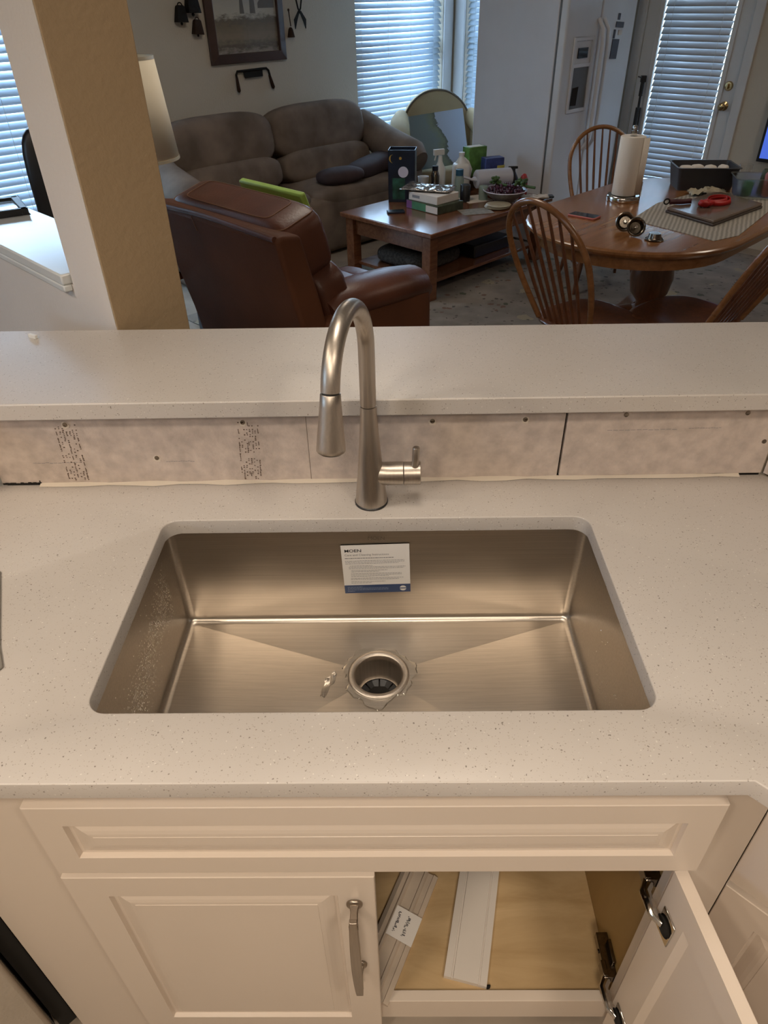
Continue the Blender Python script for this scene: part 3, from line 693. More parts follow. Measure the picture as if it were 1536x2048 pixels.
def wordline(y, x0, x1, h=0.0011):
    x = x0
    while x < x1:
        l = rnd.uniform(0.002, 0.006); flat(mb, x, min(x+l, x1), y, y+h, 0.0007); x += l+0.0009
y = LH/2-0.0325
for (xi, xe, n_, gap) in ((0.006, 0.105, 1, 0.0062), (0.006, 0.118, 3, 0.0055), (0.014, 0.060, 1, 0.0035), (0.012, 0.120, 2, 0.0048), (0.016, 0.085, 2, 0.0048), (0.015, 0.112, 3, 0.0048), (0.014, 0.116, 2, 0.0055), (0.014, 0.080, 2, 0.004)):
    for k in range(n_): wordline(y, -LW/2+xi, -LW/2+xe-(0.03*rnd.random() if k == n_-1 else 0), 0.0010 if xi > 0.0061 or n_ == 3 else 0.0018); y -= 0.0034
    y -= gap-0.0034
build('small_print', mb, 'print_grey', lab)
mb = MB()
for k, xe in enumerate((0.035, 0.085, 0.085, 0.02)): wordline(-LH/2+0.0155-k*0.0035, -LW/2+0.006, -LW/2+xe, 0.0009)
build('footer_print', mb, 'printed_pale', lab)
mb = MB(); cx, cy = LW/2-0.0145, -LH/2+0.0105; mb.add([(cx+0.0065*math.cos(t*PI/10), cy+0.0065*math.sin(t*PI/10), 0.0009) for t in range(20)], [tuple(range(20))], Ml); em = build('round_emblem', mb, 'label_white', lab)
mb = MB(); flat(mb, cx-0.0072, cx+0.0072, cy-0.0011, cy+0.0014, 0.0011); build('emblem_band', mb, 'label_blue', em)

# faucet --------------------------------------------------------------------
fa = thing('kitchen_faucet', 'brushed nickel pull-down gooseneck faucet with side lever behind the sink', 'faucet', (-0.008, 0.4714, CT))
az = Vector((-0.235, -0.972, 0)).normalized()
mb = MB(); mb.lathe([(0.0, 0), (0.0305, 0), (0.0308, 0.003), (0.0295, 0.0045), (0, 0.0045)], n=48); build('base_ring', mb, 'black_plastic', fa, smooth=True)
mb = MB(); prof = [(0.0, 0.0042), (0.0295, 0.0042)]
for k in range(17):
    t = k/16; prof.append((0.0142+0.0153*(1-t)**1.35, 0.0042+0.196*t))
prof.append((0.0, 0.2002)); mb.lathe(prof, n=48); build('body', mb, 'faucet_steel', fa, smooth=True)
Rr, zc = 0.095, 0.303
path = [(0, 0, 0.2012), (0, 0, 0.25)]
path = [(0, 0, 0.2012+(zc-0.2012)*k/6) for k in range(6)]
for k in range(33):
    a = PI-(PI-math.radians(10))*k/32; s = Rr+Rr*math.cos(a); path.append((az.x*s, az.y*s, zc+Rr*math.sin(a)))
mb = MB(); mb.tube(path, 0.0136, 32); build('gooseneck', mb, 'faucet_steel', fa, smooth=True)
pe = Vector(path[-1]); dt = (Vector(path[-1])-Vector(path[-2])).normalized(); dt = Vector((az.x*math.sin(math.radians(10)), az.y*math.sin(math.radians(10)), -math.cos(math.radians(10))))
mb = MB(); mb.tube([pe, pe+dt*0.0022], 0.0122, 32); build('dark_joint', mb, 'black_plastic', fa, smooth=True)
mb = MB(); hp = [(0.0022, 0.0140), (0.003, 0.0146), (0.02, 0.0156), (0.05, 0.0182), (0.08, 0.0208), (0.086, 0.0212), (0.088, 0.0200)]
mb.tube([pe+dt*a for a, r in hp], [r for a, r in hp], 40); sh = build('spray_head', mb, 'faucet_steel', fa, smooth=50)
mb = MB(); mb.tube([pe+dt*0.0875, pe+dt*0.0905], [0.0175, 0.0165], 32); build('nozzle_face', mb, 'black_plastic', sh, smooth=50)
mb = MB(); xs = [(0.0, 0.017), (0.020, 0.0205), (0.028, 0.0212), (0.0585, 0.0212), (0.059, 0.0205)]
mb.tube([(x, 0, 0.0625) for x, r in xs], [r for x, r in xs], 40); build('handle_hub', mb, 'faucet_steel', fa, smooth=50)
mb = MB(); mb.tube([(x, 0, 0.0625) for x in (0.060, 0.0605, 0.0895, 0.0905)], [0.0202, 0.0210, 0.0210, 0.0198], 40); hc = build('handle_cap', mb, 'faucet_steel', fa, smooth=50)
mb = MB(); mb.tube([(0.079, -0.003, 0.070), (0.0800, -0.006, 0.083), (0.0818, -0.008, 0.120), (0.0818, -0.008, 0.1215)], [0.0062, 0.0062, 0.0064, 0.0055], 20); build('lever', mb, 'faucet_steel', hc, smooth=50)

# cabinets ------------------------------------------------------------------
def nested(mb, w, h, steps, y_of, flip=1, ox=0, oz=0):
    """concentric rectangles: steps = [(inset, depth)] starting at the outer edge"""
    rows = []
    for ins, dep in steps:
        rows.append([(ox+ins, y_of(dep), oz+ins), (ox+w-ins, y_of(dep), oz+ins), (ox+w-ins, y_of(dep), oz+h-ins), (ox+ins, y_of(dep), oz+h-ins)])
    b = len(mb.v)
    for r in rows: mb.v.extend(r)
    for i in range(len(rows)-1):
        for k in range(4): mb.f.append([b+i*4+k, b+i*4+(k+1) % 4, b+(i+1)*4+(k+1) % 4, b+(i+1)*4+k])
    e = b+(len(rows)-1)*4; mb.f.append([e, e+1, e+2, e+3])
def panel_mb(w, h, t=0.020, frame=0.057, side=-1, inner=False, fz=None, cove=0.026):
    """raised-panel front; local x 0..w, z 0..h, back plane y=0, front plane y=side*t"""
    mb = MB(); fy = lambda d: side*(t-d)
    fr = [(0, t), (0, 0.0012), (0.0012, 0), (frame-0.001, 0), (frame+0.001, 0.0075), (frame+0.005, 0.0080)]
    for k in range(1, 5): a = k/4; fr.append((frame+0.005+cove*a, 0.0080-0.0062*(math.sin(a*PI/2))))
    fr.append((frame+0.0055+cove, 0.0012))
    if h < 0.25:
        pass
    nested(mb, w, h, fr, fy)
    if inner: bk = [(0, 0), (frame, 0), (frame+0.012, 0.0065)]
    else: bk = [(0, 0)]
    nested(mb, w, h, bk, lambda d: side*d)
    return mb
cab = thing('sink_base_cabinet', 'cream painted sink base cabinet with one door standing open', 'cabinet', (0, -0.07, 0))
def cbuild(name, mb, mat='cabinet_paint', par=cab, **k):
    o = build(name, mb, mat, par, **k); o.location = Vector(o.location)+Vector((0, 0.07, 0)) if par is cab else o.location; return o
FY = -0.07
mb = MB()
mb.bx(-0.612, -0.440, FY, FY+0.019, 0.0, CT-CH-0.001); cbuild('face_stile', mb, bevel=0.0008)
mb = MB(); mb.bx(0.440, 0.5275, FY, FY+0.019, 0.04, CT-CH-0.001); cbuild('face_stile', mb, bevel=0.0008)
mb = MB(); mb.bx(-0.440, 0.440, FY, FY+0.019, 0.655, CT-CH-0.001); cbuild('top_rail', mb, bevel=0.0008)
mb = MB(); mb.bx(-0.440, 0.440, FY, FY+0.019, 0.040, 0.1215); cbuild('bottom_rail', mb, bevel=0.0008)
mb = MB(); mb.bx(-0.62, 0.55, FY+0.05, FY+0.065, 0.0, 0.04); cbuild('toe_kick', mb)
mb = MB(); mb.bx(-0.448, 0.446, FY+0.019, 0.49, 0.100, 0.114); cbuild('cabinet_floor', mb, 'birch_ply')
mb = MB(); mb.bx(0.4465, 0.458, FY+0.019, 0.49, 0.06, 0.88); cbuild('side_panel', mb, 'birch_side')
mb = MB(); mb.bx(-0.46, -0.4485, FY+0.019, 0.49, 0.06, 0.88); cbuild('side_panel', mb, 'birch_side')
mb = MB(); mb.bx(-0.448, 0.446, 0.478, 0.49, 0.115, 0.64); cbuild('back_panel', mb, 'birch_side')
mb = panel_mb(0.912, 0.170, frame=0.044, side=-1, cove=0.026); mb.v = [(v[0]-0.4545, v[1]+FY, v[2]+0.668) for v in mb.v]; cbuild('drawer_front', mb, bevel=0.0)
mb = panel_mb(0.4548, 0.605, side=-1); mb.v = [(v[0]-0.4555, v[1]+FY-0.0005, v[2]+0.0495) for v in mb.v]; dl = cbuild('door', mb)
# bar pull on the closed door
pl = build('handle', MB().tube([(0, 0, 0), (0, 0, 0.001)], 0.001, 4), 'pull_steel', dl); pl.location = (-0.0325, FY-0.0205, 0.46)
me_ = MB()
for zz in (0.115, -0.105):
    me_.lathe([(0, 0), (0.0125, 0), (0.0125, 0.004), (0.009, 0.0065), (0, 0.0065)], n=24, M=Matrix.Translation((0, 0, zz)) @ Matrix.Rotation(PI/2, 4, 'X'))
    rows = []
    for y, hx, hz in ((-0.004, 0.0078, 0.0065), (-0.014, 0.0055, 0.0050), (-0.026, 0.0060, 0.0060), (-0.036, 0.0070, 0.0070)):
        rows.append([(-hx, y, zz-hz), (hx, y, zz-hz), (hx, y, zz+hz), (-hx, y, zz+hz)])
    me_.strip(rows, close=True)
rows = []
for k in range(17):
    t = k/16*2-1; z = 0.135*t; y = -0.034-0.008*(1-t*t); hw_ = 0.0058+0.0024*(1-abs(t)**2); rows.append([(-hw_, y-0.0045, z), (hw_, y-0.0045, z), (hw_, y+0.003, z), (-hw_, y+0.003, z)])
b0 = len(me_.v); me_.strip(rows, close=True); me_.f.append([b0, b0+1, b0+2, b0+3]); e0 = b0+64; me_.f.append([e0, e0+1, e0+2, e0+3])
nh = build('handle', me_, 'pull_steel', dl, bevel=0.0012); nh.location = pl.location; bpy.data.objects.remove(pl); nh.name = 'handle'
# open door
ang = math.radians(-83.4)
mb = panel_mb(0.4548, 0.605, side=1, inner=True)
Mo = Matrix.Translation((0.4313, -0.0836, 0.0495)) @ Matrix.Rotation(ang, 4, 'Z')
mb.v = [tuple(Mo @ Vector(v)) for v in mb.v]; do = cbuild('door', mb); do['label'] = 'cabinet door standing open showing its inner face'
# concealed hinges
for zh in (0.545, 0.165):
    hg = MB(); Mh = Matrix.Translation((0.4313, -0.0836, zh)) @ Matrix.Rotation(ang, 4, 'Z')
    hg.bx(0.012, 0.046, -0.0025, 0.0, -0.030, 0.030, M=Mh)
    hinge = build('hinge', hg, 'chrome', do, bevel=0.0015)
    mb = MB(); mb.lathe([(0.0, 0), (0.015, 0.0), (0.0165, 0.0022), (0.0172, 0.0022)], n=24, M=Mh @ Matrix.Translation((0.028, -0.0027, 0)) @ Matrix.Rotation(PI/2, 4, 'X'), caps=False); build('hinge_cup', mb, 'dark_gap', hinge, thick=0.0004)
    mb = MB(); mb.tube([Mh @ Vector((0.026, -0.004, 0)), Mh @ Vector((0.010, -0.012, 0.0)), (0.418, -0.062, zh), (0.4255, -0.050, zh), (0.431, -0.040, zh)], [0.006, 0.008, 0.009, 0.009, 0.009], 10); build('hinge_arm', mb, 'chrome', hinge, bevel=0.001)
    mb = MB(); mb.bx(0.424, 0.4465, -0.050, 0.030, zh-0.011, zh+0.011); mb.bx(0.440, 0.4465, -0.030, 0.012, zh-0.026, zh+0.026); mb.bx(0.421, 0.430, -0.047, -0.020, zh-0.013, zh+0.013)
    mb.lathe([(0, 0), (0.004, 0), (0.004, 0.002), (0, 0.002)], (0, 0, 0), 12, M=Matrix.Translation((0.424, 0.0, zh)) @ Matrix.Rotation(-PI/2, 4, 'Y'))
    build('hinge_mount', mb, 'dark_chrome', hinge, bevel=0.003)
# corner cabinet to the right, turned 45 degrees
rc = thing('corner_cabinet', 'cream cabinet with drawer above door, turned diagonally right of the sink base', 'cabinet', (0.528, -0.07, 0), -Q)
mb = MB(); mb.bx(0.0, 0.80, 0.021, 0.5, 0.04, CT-CH-0.002); build('carcass', mb, 'cabinet_paint', rc)
mb = panel_mb(0.46, 0.184, frame=0.050, side=-1, cove=0.022); mb.v = [(v[0]+0.0005, v[1]+0.0205, v[2]+0.600) for v in mb.v]; build('drawer_front', mb, 'cabinet_paint', rc)
mb = panel_mb(0.46, 0.535, frame=0.060, side=-1); mb.v = [(v[0]+0.0005, v[1]+0.0205, v[2]+0.0495) for v in mb.v]; build('door', mb, 'cabinet_paint', rc)
# dishwasher to the left, turned 45 degrees, with the dark gap beside it
dw = thing('dishwasher', 'off-white dishwasher front in the lower left corner beside the cabinet stile', 'dishwasher', (-0.6135, -0.0705, 0), PI+Q)
mb = MB(); mb.bx(0.034, 0.62, -0.5, -0.012, 0.05, 0.86); build('tub_body', mb, 'black_plastic', dw)
mb = MB(); mb.bx(0.034, 0.62, -0.012, 0.018, 0.10, 0.76); build('door_panel', mb, 'dishwasher_white', dw, bevel=0.007, seg=3)
mb = MB(); mb.bx(0.034, 0.62, -0.012, 0.022, 0.765, 0.868); build('control_panel', mb, 'dishwasher_white', dw, bevel=0.006, seg=3)
mb = MB(); mb.bx(0.002, 0.030, -0.5, -0.02, 0.0, 0.875); build('gap_shade_block', mb, 'dark_gap', dw)  # near-black block put in the open gap to stand for its shade
# mouldings lying in the open cabinet
def moulding(name, label, p0, p1, wdt, prof, mat, z):
    a = Vector((*p0, z)); b = Vector((*p1, z)); d = (b-a).normalized(); s = Vector((d.y, -d.x, 0))
    t = thing(name, label, 'moulding', a)
    mb = MB(); n_ = len(prof); up_ = [Vector((s.x*x*wdt, s.y*x*wdt, h)) for x, h in prof]; lo = [Vector((s.x*x*wdt, s.y*x*wdt, 0.0)) for x, h in prof]
    L = b-a; vs = [p for p in up_]+[p+L for p in up_]+lo+[p+L for p in lo]; fs = []
    for i in range(n_-1): fs += [(i, i+1, n_+i+1, n_+i), (2*n_+i, 2*n_+i+1, 3*n_+i+1, 3*n_+i), (i, i+1, 2*n_+i+1, 2*n_+i), (n_+i, n_+i+1, 3*n_+i+1, 3*n_+i)]
    fs += [(0, n_, 3*n_, 2*n_), (n_-1, 2*n_-1, 4*n_-1, 3*n_-1)]
    mb.add(vs, fs); build('strip', mb, mat, t, smooth=20); return t, d, s
tm, _, _ = moulding('white_moulding', 'flat white grooved moulding board lying on the cabinet floor', (0.1215, -0.028), (0.190, 0.26), 0.084, [(0, 0.006), (0.0, 0.011), (0.17, 0.0115), (0.18, 0.009), (0.21, 0.009), (0.22, 0.0125), (0.80, 0.0125), (0.81, 0.009), (0.83, 0.009), (0.84, 0.011), (1.0, 0.011), (1.0, 0.004)], 'moulding_white', 0.1145)
d_ = Vector((0.40, 1.0, 0)).normalized()
tm, dd, ss = moulding('wrapped_moulding', 'shrink-wrapped ribbed moulding with a barcode sticker, slanting behind the closed door', (-0.060, -0.045), (0.050, 0.195), 0.078, [(0, 0.004), (0.0, 0.010), (0.12, 0.016), (0.16, 0.012), (0.22, 0.012), (0.27, 0.020), (0.33, 0.020), (0.36, 0.014), (0.60, 0.010), (0.63, 0.015), (0.70, 0.015), (0.73, 0.008), (0.86, 0.008), (0.88, 0.011), (1.0, 0.007), (1.0, 0.002)], 'moulding_wrap', 0.1145)
mb = MB(); L0 = 0.11
vs = []
for k in range(9):
    x = 0.30+0.72*k/8; h = 0.0215-0.009*max(0, (x-0.3)/0.72)
    for l in (L0, L0+0.060): p = ss*x*0.078+dd*l; vs.append((p.x, p.y, h))
mb.add(vs, [(2*i, 2*i+1, 2*i+3, 2*i+2) for i in range(8)]); st = build('sticker', mb, 'label_white', tm, thick=0.0004)
mb = MB(); rnd = random.Random(4)
for row in (0.42, 0.68):
    l = L0+0.010
    while l < L0+0.050:
        g = rnd.uniform(0.0007, 0.002); hgt = rnd.uniform(0.03, 0.09); x0 = row+rnd.uniform(-.02, .02); h = 0.0219-0.009*((row-0.3)/0.72)+0.0003
        q = []
        for (xx, ll) in ((x0, l), (x0+hgt, l), (x0+hgt, l+g), (x0, l+g)): p = ss*xx*0.078+dd*ll; q.append((p.x, p.y, h))
        mb.add(q, [(0, 1, 2, 3)]); l += g+rnd.uniform(0.0006, 0.0014)
build('barcode_print', mb, 'print_black', st)
# dark board standing at the left behind the wrapped moulding
mb = MB(); mb.bx(-0.11, 0.035, 0.20, 0.215, 0.1145, 0.40); o = build('spare_panel', mb, 'frame_wood', bevel=0.002); tag(o, 'dull brown panel standing in the dark left part of the open cabinet', 'panel')
mb = MB(); mb.tube([(0, 0, 0), (0.002, 0.0, 0.004), (0.005, 0.001, 0.008)], [0.003, 0.004, 0.002], 8); o = build('screw_anchor', mb, 'black_iron', smooth=True); o.location = (0.205, -0.045, 0.1145); tag(o, 'tiny dark plug beside the front end of the white moulding', 'plug')
# grey folded mat reaching in from the left on the counter
mb = MB(); mb.prism([(-0.85, 0.30), (-0.6185, 0.283), (-0.545, 0.118), (-0.5225, 0.078), (-0.53, 0.066), (-0.80, 0.02)], CT, CT+0.004); o = build('dish_cloth', mb, 'grey_cloth', bevel=0.0015); tag(o, 'grey cloth lying on the counter at the left edge beside the sink', 'cloth')

# ================================================================== LIVING ROOM
mb = MB(); mb.bx(1.75, 5.45, 0.15, 3.62, 0, 0.010); o = build('area_rug', mb, 'rug', uv=True, bevel=0.004); tag(o, 'large beige floral rug under the coffee table and dining table', 'rug')
# --- sofa (local: x along u, y towards wall)
sf = thing('sofa', 'brown grey suede two-seat reclining sofa against the picture wall', 'sofa', W(3.2, 4.25, 0), Q)
def add(name, mb, mat, par, **k): return build(name, mb, mat, par, **k)
mb = MB(); mb.pillow((0, 0.05, 0.22), (2.05, 0.78, 0.42), 0.15, 0.2); add('base', mb, 'sofa_suede', sf, smooth=True)
for x in (-0.47, 0.47):
    mb = MB(); mb.pillow((x, -0.20, 0.17), (0.93, 0.12, 0.30), 0.3, 0.35); add('footrest_panel', mb, 'sofa_suede', sf, smooth=True)
    mb = MB(); mb.pillow((x, -0.03, 0.41), (0.93, 0.62, 0.19), 0.32, 0.55, nu=32, nv=18); add('seat_cushion', mb, 'sofa_suede', sf, smooth=True)
    mb = MB(); mb.pillow((x, 0.14, 0.57), (0.92, 0.24, 0.26), 0.35, 0.6, rot=(-0.25, 0, 0), nu=32, nv=18)
    bk = add('lower_back_cushion', mb, 'sofa_suede', sf, smooth=True)
    mb = MB(); mb.pillow((x, 0.24, 0.80), (0.945, 0.29, 0.39), 0.36, 0.6, rot=(-0.18, 0, 0), nu=32, nv=18); add('head_cushion', mb, 'sofa_suede', sf, smooth=True)
mb = MB(); mb.pillow((0, 0.33, 0.50), (1.95, 0.16, 0.84), 0.25, 0.3); add('back_frame', mb, 'sofa_suede', sf, smooth=True)
for s in (-1, 1):
    mb = MB(); mb.pillow((s*1.03, -0.02, 0.28), (0.24, 0.72, 0.54), 0.3, 0.35); arm = add('arm', mb, 'sofa_suede', sf, smooth=True)
    mb = MB(); P = [(s*1.03, 0.30, 0.80), (s*1.03, 0.18, 0.74), (s*1.04, 0.0, 0.665), (s*1.04, -0.18, 0.615), (s*1.04, -0.33, 0.585), (s*1.04, -0.40, 0.55)]
    mb.tube(P, [0.10, 0.125, 0.13, 0.135, 0.13, 0.09], 20); add('arm_pad', mb, 'sofa_suede', arm, smooth=True)
# dark folded bag / throw on the right seat
mb = MB(); mb.pillow((0, 0, 0.05), (0.62, 0.22, 0.13), 0.55, 0.7, rot=(0, -0.08, 0.1)); o = build('padded_bag', mb, 'dark_cloth', smooth=True); o.location = W(3.95, 4.10, 0.50); o.rotation_euler = (0, 0, Q+0.1); tag(o, 'dark purple brown padded bag lying on the right sofa seat', 'bag')
mb = MB(); mb.pillow((0, 0, 0.04), (0.40, 0.20, 0.12), 0.6, 0.8); o = build('dark_cushion', mb, 'dark_cloth', smooth=True); o.location = W(3.52, 4.02, 0.50); o.rotation_euler = (0, 0, Q-0.15); tag(o, 'small slumped dark cushion left of the padded bag on sofa', 'cushion')

# --- recliner: local +x = facing direction
rl = thing('leather_recliner', 'brown leather recliner seen from behind, facing the coffee table', 'armchair', W(1.45, 2.30, 0), Q)
def rb(mb, x0, x1, y0, y1, z0, z1, e=0.25, e2=0.3, rot=(0, 0, 0)): mb.pillow(((x0+x1)/2, (y0+y1)/2, (z0+z1)/2), (x1-x0, y1-y0, z1-z0), e, e2, nu=32, nv=16, rot=rot)
# leaning back shell as a tapered slab: bottom x -0.12..0.10, top x -0.20..-0.06
def slab(pts_side, y0, y1):
    mb = MB(); n_ = len(pts_side); vs = [(x, y0, z) for x, z in pts_side]+[(x, y1, z) for x, z in pts_side]
    fs = [tuple(range(n_)), tuple(range(2*n_-1, n_-1, -1))]+[(i, (i+1) % n_, n_+(i+1) % n_, n_+i) for i in range(n_)]; return mb.add(vs, fs)
add('back_shell', slab([(-0.02, 0.10), (-0.075, 0.40), (-0.135, 0.65), (-0.20, 0.915), (-0.17, 0.932), (-0.075, 0.915), (0.0, 0.65), (0.06, 0.40), (0.12, 0.10)], -0.475, 0.475), 'leather_side', rl, bevel=0.02, seg=4)
mb = MB(); mb.tube([(-0.196, y, 0.925+0.006*math.cos(y*6)) for y in [-0.46+0.92*k/12 for k in range(13)]], 0.012, 10); add('shell_piping', mb, 'leather', rl, smooth=True)
mb = MB(); mb.pillow((0.015, 0.02, 0.832), (0.23, 0.90, 0.30), 0.26, 0.42, rot=(0, -0.28, 0), nu=36, nv=18); hc_ = add('headrest_cushion', mb, 'leather', rl, smooth=True)
def pillow_pt(c, d, e, e2, rot, th, ph, k=1.004):
    sg = lambda x, p: math.copysign(abs(x)**p, x)
    return Vector(c)+Euler(rot).to_matrix() @ Vector((d[0]/2*k*sg(math.cos(ph), e2)*sg(math.cos(th), e), d[1]/2*k*sg(math.cos(ph), e2)*sg(math.sin(th), e), d[2]/2*k*sg(math.sin(ph), e2)))
for ph_ in (0.62, 1.15):
    sm = MB(); sm.tube([pillow_pt((0.015, 0.02, 0.832), (0.23, 0.90, 0.30), 0.26, 0.42, (0, -0.28, 0), 2*PI*k/96, ph_) for k in range(97)], 0.0024, 6, caps=False); add('seam', sm, 'stitch', hc_, smooth=True)
mb = MB(); mb.pillow((0.11, 0, 0.60), (0.20, 0.93, 0.34), 0.35, 0.5, rot=(0, -0.25, 0), nu=36, nv=18); add('lumbar_cushion', mb, 'leather', rl, smooth=True)
mb = MB(); mb.pillow((0.35, 0, 0.40), (0.62, 0.60, 0.24), 0.35, 0.55, nu=36, nv=18); add('seat_cushion', mb, 'leather', rl, smooth=True)
mb = MB(); mb.pillow((0.72, 0, 0.36), (0.20, 0.60, 0.22), 0.4, 0.6); add('footrest', mb, 'leather', rl, smooth=True)
mb = MB(); rb(mb, 0.0, 0.66, -0.30, 0.30, 0.04, 0.34); add('base', mb, 'leather_side', rl, smooth=True)
for s in (-1, 1):
    mb = MB(); rb(mb, 0.0, 0.68, s*0.40-0.11, s*0.40+0.11, 0.05, 0.56, 0.2, 0.25); a_ = add('arm', mb, 'leather_side', rl, smooth=True)
    mb = MB(); mb.tube([(0.06, s*0.40, 0.56), (0.12, s*0.40, 0.575), (0.30, s*0.40, 0.57), (0.50, s*0.40, 0.56), (0.64, s*0.40, 0.545), (0.71, s*0.40, 0.49)], [0.10, 0.125, 0.13, 0.13, 0.12, 0.07], 20, flat=0.6); add('arm_pad', mb, 'leather', a_, smooth=True)
for yy in (-0.20, 0.22):
    pass
mb = MB(); mb.tube([(-0.2035, 0.12, 0.915), (-0.185, 0.12, 0.85)], 0.002, 6); add('stitching', mb, 'stitch', rl, smooth=True)
# lime green folded board against the recliner back
gb = thing('green_board', 'lime green padded board leaning on the recliner backrest', 'board', W(1.80, 2.33, 0.53), Q)
mb = MB(); mb.box((0.0, 0, 0.245), (0.03, 0.46, 0.50), M=Matrix.Rotation(-0.38, 4, 'Y')); add('panel', mb, 'lime_green', gb, bevel=0.008)
# --- side table with clutter and lamp
stb = thing('side_table', 'dark wooden end table half hidden behind the tan pillar', 'table', W(1.25, 3.08, 0), Q)
mb = MB(); mb.bx(-0.25, 0.25, -0.25, 0.25, 0.52, 0.55); add('tabletop', mb, 'cherry', stb, bevel=0.004)
for sx_ in (-1, 1):
    for sy_ in (-1, 1):
        mb = MB(); mb.bx(sx_*0.22-0.022, sx_*0.22+0.022, sy_*0.22-0.022, sy_*0.22+0.022, 0, 0.52); add('leg', mb, 'dark_wood', stb)
mb = MB(); mb.bx(-0.22, 0.22, -0.22, 0.22, 0.15, 0.17); add('shelf', mb, 'dark_wood', stb)
lp = thing('table_lamp', 'table lamp with a cream tapered shade beside the pillar', 'lamp', W(1.345, 3.01, 0.55), 0)
mb = MB(); mb.lathe([(0, 0), (0.08, 0), (0.085, 0.015), (0.03, 0.03), (0.025, 0.08), (0.06, 0.16), (0.07, 0.22), (0.04, 0.32), (0.018, 0.38), (0.012, 0.55), (0, 0.55)]); add('lamp_base', mb, 'brass', lp, smooth=True)
mb = MB(); mb.lathe([(0.203, 0.505), (0.165, 0.918)], n=48, caps=False); shd = add('lamp_shade', mb, 'lamp_shade', lp, smooth=True, thick=0.002)
for r, z in ((0.2045, 0.512), (0.1665, 0.914)):
    mb = MB(); mb.lathe([(r-0.001, z-0.007), (r+0.001, z-0.007), (r, z+0.006), (r-0.003, z+0.006)], n=48, caps=False); add('shade_band', mb, 'cream', shd, smooth=True)
for i, (u, v, z, sx_, sy_, sz_, mt, lb) in enumerate(((1.42, 2.91, 0.55, 0.16, 0.2, 0.035, 'grey_cloth', 'folded grey cloth at the front edge of the end table'), (1.36, 3.08, 0.55, 0.12, 0.16, 0.07, 'dark_cloth', 'dark cloth bundle on the end table behind the recliner'))):
    mb = MB(); mb.pillow((0, 0, sz_/2), (sx_, sy_, sz_), 0.5, 0.7); o = build('folded_cloth', mb, mt, smooth=True); o.location = W(u, v, z); o.rotation_euler = (0, 0, Q+0.2); tag(o, lb, 'cloth')
mb = MB(); rnd = random.Random(2)
for k in range(26):
    a = rnd.uniform(0, 6.28); r = rnd.uniform(0, 0.05); mb.pillow((r*math.cos(a), r*math.sin(a), 0.02+rnd.uniform(0, 0.10)), (0.035, 0.03, 0.025), 0.9, 1, 8, 5)
o = build('pinecone_bunch', mb, 'cork_tan', smooth=True, kind='stuff'); o.location = W(1.40, 2.95, 0.585); tag(o, 'tan dried bundle standing on the end table beside the pillar', 'ornament')

# --- coffee table
cf = thing('coffee_table', 'reddish cherry coffee table with lower shelf in front of the sofa', 'table', W(3.66, 3.02, 0), Q)
mb = MB(); mb.bx(-0.665, 0.665, -0.43, 0.43, 0.425, 0.455); tp = add('tabletop', mb, 'cherry', cf, bevel=0.006, seg=3)
for q in ((-0.60, 0.60, -0.375, -0.355), (-0.60, 0.60, 0.355, 0.375)): mb = MB(); mb.bx(q[0], q[1], q[2], q[3], 0.315, 0.425); add('apron', mb, 'cherry', cf)
for q in ((-0.61, -0.59), (0.59, 0.61)): mb = MB(); mb.bx(q[0], q[1], -0.36, 0.36, 0.315, 0.425); add('apron', mb, 'cherry', cf)
for sx_ in (-1, 1):
    for sy_ in (-1, 1):
        mb = MB(); mb.bx(sx_*0.60-0.037, sx_*0.60+0.037, sy_*0.365-0.037, sy_*0.365+0.037, 0.01, 0.425); add('leg', mb, 'cherry', cf, bevel=0.004)
mb = MB(); mb.bx(-0.59, 0.59, -0.35, 0.35, 0.10, 0.122); add('shelf', mb, 'cherry', cf, bevel=0.003)
mb = MB(); mb.pillow((0, 0, 0.05), (0.50, 0.5, 0.12), 0.5, 0.6); o = build('faux_fur_throw', mb, 'fur', smooth=True); o.location = W(3.38, 3.05, 0.122); o.rotation_euler = (0, 0, Q); tag(o, 'shaggy dark faux fur throw on the coffee table shelf', 'throw')
mb = MB(); mb.bx(-0.22, 0.2, -0.22, 0.2, 0, 0.09); o = build('black_case', mb, 'black_plastic', bevel=0.01); o.location = W(3.88, 2.98, 0.122); o.rotation_euler = (0, 0, Q); tag(o, 'flat black box on the coffee table shelf beside the fur throw', 'box')
TZ = 0.455
# gift bag
gbag = thing('gift_bag', 'tall navy gift bag with gold marks and a round white sticker', 'bag', W(3.535, 3.36, TZ), -0.12)
h = 0.34; mb = MB(); a, b = 0.095, 0.07
for q in ((-a, a, -b, -b+0.003), (-a, a, b-0.003, b), (-a, -a+0.003, -b, b), (a-0.003, a, -b, b)): mb.bx(q[0], q[1], q[2], q[3], 0, h)
mb.bx(-a, a, -b, b, 0, 0.004); add('bag_body', mb, 'navy', gbag)
mb = MB(); mb.bx(-a+0.03, a-0.07, -b-0.0008, -b, 0.02, 0.16); add('printed_scene', mb, 'navy_print', gbag)
Ms = Matrix.Translation((0.012, -b-0.0006, 0.20)) @ Matrix.Rotation(PI/2, 4, 'X')
mb = MB(); mb.lathe([(0, 0), (0.036, 0), (0.036, 0.001), (0, 0.001)], M=Ms, n=28); add('round_sticker', mb, 'lilac_white', gbag)
mb = MB()
arc = [(0.026*math.cos(t), 0.026*math.sin(t)) for t in [PI/2+PI*k/10 for k in range(11)]]+[(0.012*math.cos(t)-0.004, 0.024*math.sin(t)) for t in [3*PI/2-PI*k/10 for k in range(11)]]
mb.prism(arc, 0, 0.001, M=Matrix.Translation((-0.062, -b-0.0004, 0.285)) @ Matrix.Rotation(PI/2, 4, 'X')); add('gold_moon', mb, 'gold', gbag)
